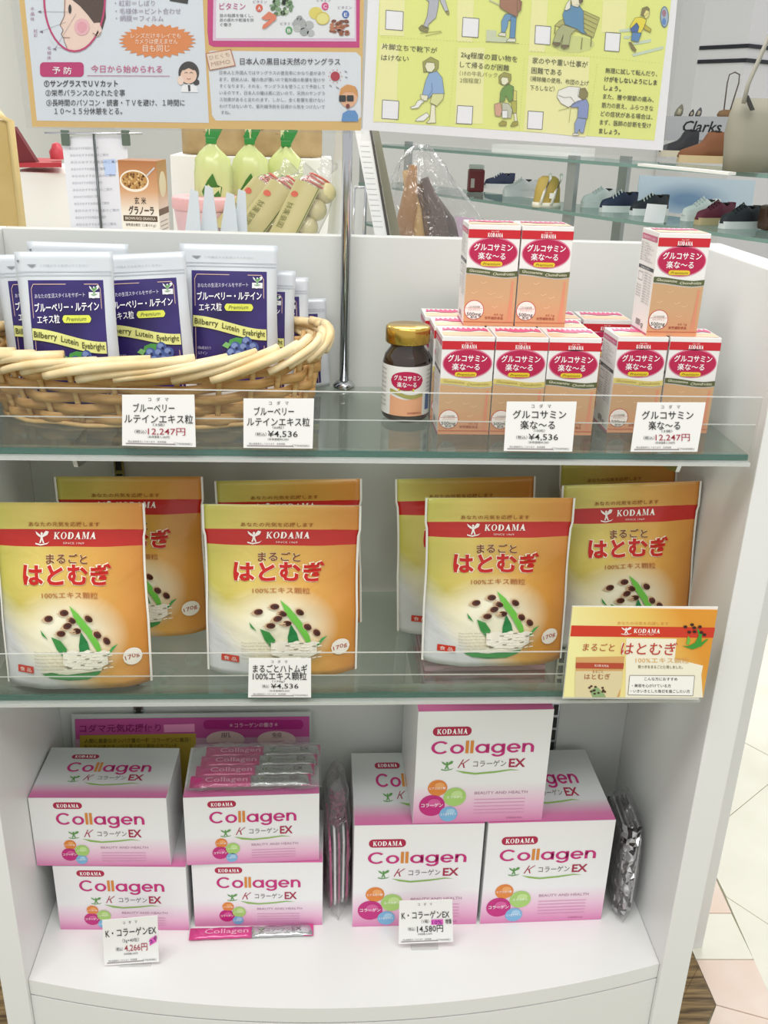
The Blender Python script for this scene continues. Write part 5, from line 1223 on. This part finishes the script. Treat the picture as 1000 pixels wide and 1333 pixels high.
link('tag', box_me('tag', q.x - .0, q.x + .035, q.y - .066, q.y - .062, q.z + .055, q.z + .085, mat('F4F2EA', .5)), yb)
rb_ = thing('dark_red_bag', 'dark red handbag with a pale lid at the left end of the lower rack shelf', 'bag')
q = onz(618, 250, ZL); link('body', box_me('b', q.x - .05, q.x + .06, q.y - .03, q.y + .05, ZL + .001, ZL + .15, mat('7A2A30', .4), .012), rb_); link('lid', box_me('b', q.x - .045, q.x + .055, q.y - .028, q.y + .048, ZL + .15, ZL + .18, mat('D8D6D0', .4), .01), rb_)
link('tag', box_me('b', q.x - .035, q.x - .01, q.y - .034, q.y - .03, ZL + .03, ZL + .09, mat('C9BDB8', .5)), rb_)
# grey shop sign
ss = thing('shop_sign', 'light grey block sign with black script lettering behind the tan boot', 'sign')
q0 = onz(950, 205, ZU); Yg2 = q0.y
pts = [ony(x, y, Yg2) for x, y in [(868, 151), (955, 152), (952, 182), (866, 183)]]
link('block', prism('block', pts, .05, mat('B9BBC0', .5)), ss)
P = Print(plane_px(Yg2, .0012)); P.text((889, 171), (940, 172), -20, 'Clarks', '1E1E22', 1, .03, .35, res=2); P.build('lettering', ss)
link('base', prism('base', [ony(x, y, Yg2 + .01) for x, y in [(905, 182), (952, 182), (950, 206), (905, 206)]], .04, mat('A4A8AA', .5)), ss)
# acrylic panel with its blue back light painted into the colour, card
bp_ = thing('pale_blue_panel', 'pale blue translucent panel behind the three sneakers on the rack', 'panel')
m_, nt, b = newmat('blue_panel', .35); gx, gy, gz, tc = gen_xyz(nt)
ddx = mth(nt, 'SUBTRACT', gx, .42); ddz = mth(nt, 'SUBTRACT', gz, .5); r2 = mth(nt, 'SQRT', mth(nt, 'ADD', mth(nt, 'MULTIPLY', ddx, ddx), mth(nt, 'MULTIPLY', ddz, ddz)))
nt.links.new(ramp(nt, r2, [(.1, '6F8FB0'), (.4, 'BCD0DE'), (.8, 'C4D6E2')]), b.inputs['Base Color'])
q = onz(905, 268, ZL); Yp2 = q.y
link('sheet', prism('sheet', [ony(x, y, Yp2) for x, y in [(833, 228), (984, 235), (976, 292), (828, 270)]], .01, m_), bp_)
wc = thing('blank_card', 'small white card standing in front of the pale blue panel', 'card', me=prism('c', [ony(x, y, onz(850, 290, ZL).y) for x, y in [(843, 265), (869, 267), (864, 291), (838, 289)]], .004, mat('E9ECF0', .4)))
wbx = thing('shoe_box', 'flat white shoe box lid lying on the upper rack shelf under the yellow poster', 'box')
q1, q2 = onz(640, 198, ZU), onz(742, 204, ZU); link('box', prism('b', [q1, q2, q2 + nrm * .2, q1 + nrm * .2], .05, mat('EEEEEA', .5), 0, (0, 0, 1)), wbx)
sb2 = thing('shoe_box', 'low white shoe box beneath the tan boot at the upper rack shelf edge', 'box')
q1, q2 = onz(830, 216, ZU), onz(948, 228, ZU); link('box', prism('b', [q1 - Vector((0, 0, 0)), q2, q2 + nrm * .05, q1 + nrm * .05], .012, mat('EEEEEA', .5), 0, (0, 0, 1)), sb2)
# white low cabinet behind the rack, brown handbag, pumps, tote
bh = thing('brown_handbag', 'little brown handbag with a tall looped strap on top of the grey shop sign', 'bag')
q = ony(945, 152, Yg2 + .1); ring = lambda z, s_: [q + Vector((.06 * s_ * math.cos(2 * math.pi * k / 14), .03 * s_ * math.sin(2 * math.pi * k / 14), z)) for k in range(14)]
link('body', loft('b', [ring(-.01, .9), ring(.01, 1.1), ring(.035, .9), ring(.045, .4)], mat('8A6A48', .6)), bh)
link('strap', tube('s', [ony(x, y, q.y) for x, y in [(942, 148), (947, 108), (950, 97), (957, 94), (963, 97), (962, 108), (950, 146)]], .005, mat('6A6258', .5), 6), bh)
for i, (px, py, hh, c, l) in enumerate(((882, 152, 20, '7A7A68', 'olive pointed shoe standing upright on the grey sign at its left end'), (899, 151, 12, '3A3A3C', 'small black shoe standing on the grey sign beside the olive one'), (908, 145, 15, '55555A', 'dark grey upright shoe behind the small black one on the grey sign'))):
    q = ony(px, 152, Yg2 + .03); s_ = hh / 1244 * 5
    link_ = loft('s', [[q + Vector((.32 * s_ * sx * math.cos(2 * math.pi * k / 12) + s_ * .25 * z, .2 * s_ * sx * math.sin(2 * math.pi * k / 12), s_ * z)) for k in range(12)] for z, sx in ((0, .9), (.25, 1.15), (.6, .95), (.85, .5), (1, .12))], mat(c, .4))
    t = thing('upright_shoe', l, 'shoe'); link('upper', link_, t); link('insole', tube('i', [q + Vector((0, -.2 * s_, .15 * s_)), q + Vector((.1 * s_, -.19 * s_, .6 * s_))], .15 * s_, mat('B8B098', .6), 6), t)
tt = thing('tote_bag', 'large grey beige tote bag with a long strap at the right edge of the picture', 'bag')
Yt = onz(975, 226, ZU).y; zt0 = ZU
def tb(px, py): return ony(px, py, Yt)
sil = [((949, 1040), 225), ((951, 1042), 200), ((952, 1043), 175), ((958, 1044), 150), ((966, 1046), 128)]
rings = []
for (xa, xb), py in sil:
    a_, c_ = tb(xa, py), tb(xb, py); mid = (a_ + c_) / 2; hw = (c_ - a_).length / 2
    k_ = {225: 1, 200: 1.1, 175: 1, 150: .7, 128: .3}[py]
    rings.append([mid + Vector((hw * math.copysign(abs(math.cos(t_)) ** .5, math.cos(t_)), .07 * k_ * math.sin(t_) + .07, 0)) for t_ in [2 * math.pi * k / 20 for k in range(20)]])
link('body', loft('b', rings, mat('8E8B7C', .7)), tt)
link('strap', tube('s', [tb(968, 135), tb(974, 110), tb(985, 85), tb(1001, 48), tb(1015, 20)], .010, mat('9A978C', .6), 8), tt)
link('clasp', prism('c', [tb(971, 125), tb(975, 124), tb(983, 143), tb(979, 144)], .02, mat('3A3A38', .4)), tt)
# brown bag under the tote
ub = thing('brown_bag', 'brown leather bag on the lower rack shelf at the right picture edge', 'bag')
q = onz(1012, 302, ZL); link('body', box_me('b', q.x - .06, q.x + .12, q.y + .02, q.y + .12, ZL + .001, ZL + .12, mat('5A4030', .5), .02), ub); link('flap', box_me('b', q.x - .058, q.x + .118, q.y + .012, q.y + .03, ZL + .07, ZL + .125, mat('4A3426', .5), .006), ub)
# small boots at the left
BRN = mat('7A6656', .6); RDS = mat('D0563E', .5)
for i, (px, l) in enumerate(((42, 'brown boot leftmost on the low plinth at the left'), (62, 'brown boot in the middle on the low plinth, reddish sole'), (84, 'brown boot rightmost on the low plinth beside the hanging sheet'))):
    t = shoe('boot', .12, BRN, RDS if i else mat('6A5040', .6), l); q = onz(px - 6, 290 - i * 3, 1.075); put(t, q.x, q.y, 1.075, -40)
# more things: kraft bags, yellow bags etc.
sh2 = thing('white_riser', 'white riser box behind the yellow bags carrying the kraft paper bags', 'riser')
a_, c_ = ony(221, 200, 2.15), ony(432, 205, 2.15); link('block', box_me('b', a_.x, c_.x, 2.15, 2.33, ZC, a_.z - .002, mat('ECECE6', .5), .003), sh2)
zr = a_.z - .002
KR = ground_mat('kraft_paper', 'A88E60', 'BCA274', 20, .6)
for i, (xa, xb, l) in enumerate(((237, 322, 'kraft paper bag at the left on the white riser under the poster'), (326, 420, 'kraft paper bag at the right on the white riser under the poster'))):
    t = thing('kraft_bag', l, 'bag', 'kraft bags on the riser'); Yk = 2.2
    A_, C_ = ony(xa, 195, Yk), ony(xb, 195, Yk); W_ = C_.x - A_.x
    me, ff = pouch_shell('k', W_, .15, .05, KR, KR, .8, 12, 12, 1.5, i + 9); link('paper', me, t)
    P = Print(ff); P.ell(.16, .38, .05, .035, '4A3A22', 2, 12); P.line([(.35, .4), (.6, .41)], .02, '8A7448', 2); P.line([(.35, .3), (.55, .3)], .01, '8A7448', 2); P.build('print', t)
    put(t, (A_.x + C_.x) / 2, Yk, zr + .001, 0)
YGm, nt, b = newmat('pear_bag_film', .25); gx, gy, gz, tc = gen_xyz(nt)
nt.links.new(ramp(nt, gz, [(0, 'DEE2CC'), (.45, 'D3DCA0'), (.8, 'D2DC92'), (1, 'DCE4AE')]), b.inputs['Base Color']); b.inputs['Transmission Weight'].default_value = 0
GRN = mat('2E8A3C', .4)
def yb_bag(px, w_px, Yk, py_neck, label, lean=0.0):
    t = thing('yellow_green_bag', label, 'bag', 'tied yellow green produce bags')
    q = ony(px, py_neck, Yk); hw = w_px / 2 / 1244 * Yk; H_ = q.z - ZC; rings = []
    for z, s_ in ((0, .85), (.06, 1.0), (.45, 1.08), (.72, 1.1), (.84, 1.0), (.9, .66), (.95, .34), (1.0, .17), (1.06, .22), (1.12, .3)):
        rings.append([Vector((hw * s_ * math.copysign(abs(math.cos(a)) ** .8, math.cos(a)) * (1 + .05 * math.sin(5 * a + z * 9) + .03 * math.sin(11 * a - z * 20)) + lean * z, hw * .7 * s_ * math.sin(a) * (1 + .06 * math.cos(4 * a)), H_ * z)) + Vector((noise.noise(Vector((a * 2, z * 7, px))), noise.noise(Vector((a * 2, z * 7, px + 9))), 0)) * .007 for a in [2 * math.pi * k / 22 for k in range(22)]])
    link('film', loft('film', rings, YGm), t)
    link('tie', box_me('tie', -.010 + lean, .010 + lean, -.008, .008, H_ * .97, H_ * 1.03, GRN, .002), t); o = link('tie_leaf', box_me('tl', -.01, .014, -.006, .006, 0, .034, GRN, .003), t); o.location = (lean - .004, 0, H_ * 1.01); o.rotation_euler = (0, .5, 0)
    f = lambda a, b, L: Vector((hw * 1.05 * math.sin(a) , -hw * .75 * math.cos(a) - L * .0006 - .003, b * H_))
    P = Print(f); P.poly([(-.6, .56), (-.2, .66), (.1, .72), (.35, .62), (.65, .6), (.5, .5), (.6, .44), (-.5, .44), (-.45, .5)], '3E7A2C', 1); P.rect(-.75, .36, .75, .43, 'EDF0D8', 2); P.text((-.6, .375), (.7, .375), .05, '豊州産', '2E3A1C', 3, .02); P.text((-.3, .18), (.45, .18), .14, '中玄', '3E4A20', 3, .03)
    P.build('print', t); put(t, q.x, Yk, ZC + .0005, 0); return t
yb_bag(275, 40, 1.98, 183, 'yellow-green bag leftmost with a green tie and dark leaf print')
yb_bag(325, 40, 2.03, 184, 'yellow-green bag in the middle of three with a green tie', .0)
yb_bag(366, 40, 2.06, 187, 'yellow-green bag rightmost of three, leaning with a small green tie', .01)
# pink tub
tb_ = thing('pink_tub', 'round pink flecked tub among the food packets on the rear counter', 'tub')
q = ony(268, 258, 1.92); rT = .068; hT = q.z - ZC
link('tub', lathe('tub', [(.0001, 0), (rT * .85, 0), (rT, hT * .8), (rT * .99, hT * .82)], mat('E4BEC0', .4), 28), tb_)
link('lid', lathe('lid', [(rT * 1.02, hT * .78), (rT * 1.05, hT * .8), (rT * 1.05, hT * .97), (rT * .98, hT), (.0001, hT)], mat('E6B4B4', .5, bump=(60, .8, .004)), 28), tb_); put(tb_, q.x, 1.97, ZC, 0)
# small pale sachets
PB = mat('CBD3D9', .3, .1)
for i, (xt, yt_, xb, wpx, l) in enumerate(((251, 246, 248, 20, 'pale blue pointed packet leftmost before the pink tub'), (270, 241, 272, 22, 'pale blue pointed packet second from left before the pink tub'), (298, 250, 296, 24, 'pale blue pointed packet third from left before the pink tub'), (313, 246, 311, 16, 'pale blue pointed packet rightmost, slimmer than the others'))):
    t = thing('pointed_packet', l, 'packet', 'pale pointed packets'); Yk = 1.72 + .015 * i
    q = ony(xt, yt_, Yk); b0 = ony(xb, 300, Yk).x; hw = wpx * .72 / 1244 * Yk; H_ = q.z - ZC
    V = [(b0 - hw, Yk - .012, ZC), (b0 + hw, Yk - .012, ZC), (b0 + hw, Yk + .012, ZC), (b0 - hw, Yk + .012, ZC), (q.x - .004, Yk, q.z), (q.x + .009, Yk, q.z - .004)]
    link('packet', mesh('p', V, [(3, 2, 1, 0), (0, 1, 5, 4), (1, 2, 5), (2, 3, 4, 5), (3, 0, 4)], PB), t)
    P = Print(lambda a, b, L: Vector((b0 + (a - .5) * 2 * hw * (1 - b * .8) + (q.x - b0) * b, Yk - .012 * (1 - b) - .0008 * L, ZC + H_ * b)))
    for k in range(4): P.text((.2, .38 - .08 * k), (.8, .38 - .08 * k), .05, '十割そば粉', '7A8A9A', 1)
    P.build('print', t)
# vegetable rolls packets
VEG = mat('D8CF9A', .35, coat=.4); LBL = mat('C9BE7C', .4); RED = mat('C8604C', .4)
for i, (xa, ya, xb, yb2, r, l) in enumerate(((292, 318, 371, 226, .036, 'clear food packet with red and white rings leaning leftmost right of the pink tub'), (325, 322, 395, 230, .040, 'clear food packet with olive label leaning in the middle'), (372, 325, 424, 222, .036, 'clear food packet leaning rightmost against the acrylic divider'))):
    Yk = 1.89 - .06 * i; t = thing('food_packet', l, 'packet', 'leaning clear food packets'); A_, C_ = ony(xa, ya, Yk), ony(xb, yb2, Yk + .05)
    ax = (C_ - A_); Lg = ax.length; ax.normalize(); sx = ax.cross(Vector((0, 1, 0))).normalized(); sy = sx.cross(ax)
    A2 = A_.copy()
    if A2.z < ZC + .03: A2 = A2 + ax * ((ZC + .03 - A2.z) / ax.z)
    Lg = (C_ - A2).length
    rg = lambda u, s_: [A2 + ax * (u * Lg) + sx * r * s_ * math.cos(2 * math.pi * k / 14) + sy * r * .6 * s_ * math.sin(2 * math.pi * k / 14) for k in range(14)]
    link('film', loft('f', [rg(u, s_ * 1.08) for u, s_ in ((0, .55), (.08, .95), (.3, 1.02), (.6, 1), (.8, .85), (.92, .45), (1.0, .3), (1.12, .5))], POLY), t)
    for k in range(7):
        cpt = A2 + ax * ((.12 + .11 * k) * Lg) + sx * r * .45 * (1 if k % 2 else -1); 
        bmx = bmesh.new(); bmesh.ops.create_uvsphere(bmx, u_segments=12, v_segments=8, radius=r * .55); mm = bpy.data.meshes.new('v'); bmx.to_mesh(mm); bmx.free(); mm.materials.append(VEG); mm.polygons.foreach_set('use_smooth', [True] * len(mm.polygons)); o = link('bulb', mm, t); o.location = cpt
    sg_ = -1 if sy.y > 0 else 1; LV = []; nu_ = 12
    lp = lambda u, t_, k_=1.1: A2 + ax * (u * Lg) + sx * (r * k_ * math.cos(t_)) + sy * (sg_ * r * .6 * k_ * 1.04 * math.sin(t_))
    for u in (.06, .3, .5, .74):
        for k in range(nu_): LV.append(lp(u, -.3 + 2.0 * k / (nu_ - 1)))
    link('label', mesh('l', LV, [(j * nu_ + k, j * nu_ + k + 1, (j + 1) * nu_ + k + 1, (j + 1) * nu_ + k) for j in range(3) for k in range(nu_ - 1)], mat('B9B07A', .45), smooth=True), t)
    P = Print(lambda a_, b_, L: lp(.06 + .68 * a_, -.3 + 2.0 * b_, 1.12 + .006 * L)); P.line([(0, .03), (1, .03)], .02, '5A6A38', 1); P.line([(0, .97), (1, .97)], .02, '5A6A38', 1); P.text((.15, .45), (.6, .45), .22, '国産素材', '7A7A48', 1); P.ell(.75, .5, .05, .12, 'C8604C', 1, 12); P.build('label_print', t)
    for u in (.78, .83, .88): link('ring', tube('r', rg(u, 1.0 - (u - .7) * 2.2), .0022, RED, 5, True), t)
# acrylic divider
dv = thing('acrylic_divider', 'clear acrylic divider with pale edges beside the chrome pole', 'divider', me=prism('d', [ony(438, 165, 1.9), ony(449, 165, 1.7), ony(440, 330, 1.7), ony(424, 330, 1.9)], .006, ACRYLEDGE, 0, (1, 0, 0)))
# booklets right of the pole
bkl = thing('booklet_stand', 'upright white booklet with dark edges leaning right of the chrome pole', 'booklet'); Ybk = 1.5
link('page', prism('p', [ony(x, y, Ybk) for x, y in [(462, 168), (481, 168), (509, 330), (493, 330)]], .02, mat('EEF0F0', .4)), bkl)
P = Print(plane_px(Ybk, .0006)); [P.line([(465 + .17 * (y - 168), y), (477 + .17 * (y - 168), y + .5)], .6, 'B4B8BC', 1) for y in range(190, 300, 7)]; P.build('print', bkl)
link('edge', prism('p', [ony(x, y, Ybk - .002) for x, y in [(481, 168), (484, 168), (512, 330), (508, 330)]], .022, mat('4A4644', .5)), bkl)
b2 = thing('grey_board', 'grey olive board leaning behind the white booklet', 'board'); link('board', prism('p', [ony(x, y, 1.53) for x, y in [(485, 168), (493, 168), (526, 330), (513, 330)]], .02, mat('8E8C78', .5)), b2)
ah = thing('acrylic_holder', 'small clear acrylic block holder with a chrome frame beside the pole', 'holder')
q = [ony(x, y, 1.4) for x, y in [(462, 244), (476, 244)]]; q += [Vector((q[1].x - .004, 1.4, ZC + .002)), Vector((q[0].x - .004, 1.4, ZC + .002))]; link('block', prism('p', q, .03, ACRYLEDGE), ah)
for k in range(4): link('frame', tube('f', [q[k], q[(k + 1) % 4]], .0014, CHROME, 6), ah)
# plastic bag with bread / burdock
pb = thing('bagged_vegetables', 'crinkled clear plastic bag with brown roots and bread standing behind the pink boxes', 'bag'); Yv = 1.62
sil = [(330, 497, 650), (305, 498, 640), (285, 500, 632), (260, 503, 608), (235, 508, 592), (212, 518, 578), (198, 530, 566), (188, 540, 556)]
rings = []
for j, (py, xa, xb) in enumerate(sil):
    A_, C_ = ony(xa, py, Yv), ony(xb, py, Yv); mid = (A_ + C_) / 2; hw = (C_.x - A_.x) / 2; dp = .07 * (1 - j / 9)
    rings.append([mid + Vector((hw * math.cos(a), dp * math.sin(a), 0)) + Vector((noise.noise(Vector((j * .8, k * .7, 3))) * .012, noise.noise(Vector((j * .8, k * .7, 9))) * .016, noise.noise(Vector((j, k, 5))) * .006)) for k, a in enumerate([2 * math.pi * k / 30 for k in range(30)])])
link('film', loft('f', rings, POLY), pb)
for i, (xa, ya, xb, yb2, r, c) in enumerate(((520, 325, 538, 215, .016, 'A87C4C'), (545, 325, 528, 222, .013, 'C9A468'), (575, 325, 552, 232, .018, '4A3020'), (560, 328, 545, 240, .016, '6A4A2C'), (595, 328, 560, 250, .017, '3E2A1C'))):
    link('root', tube('r', [ony(xa, ya, Yv + .01 * i - .02), ony((xa + xb) / 2 + 3, (ya + yb2) / 2, Yv + .01 * i - .02), ony(xb, yb2, Yv + .01 * i - .02)], [r, r * .9, r * .4], mat(c, .6, bump=(50, .6)), 10), pb)
link('label', prism('p', [ony(x, y, Yv - .045) for x, y in [(592, 282), (618, 284), (628, 320), (600, 320)]], .002, mat('B8A0B4', .4)), pb)
for o in list(COL.objects):
    if o.type == 'MESH' and not o.parent and 'kind' not in o and 'label' not in o: o['kind'] = 'structure'
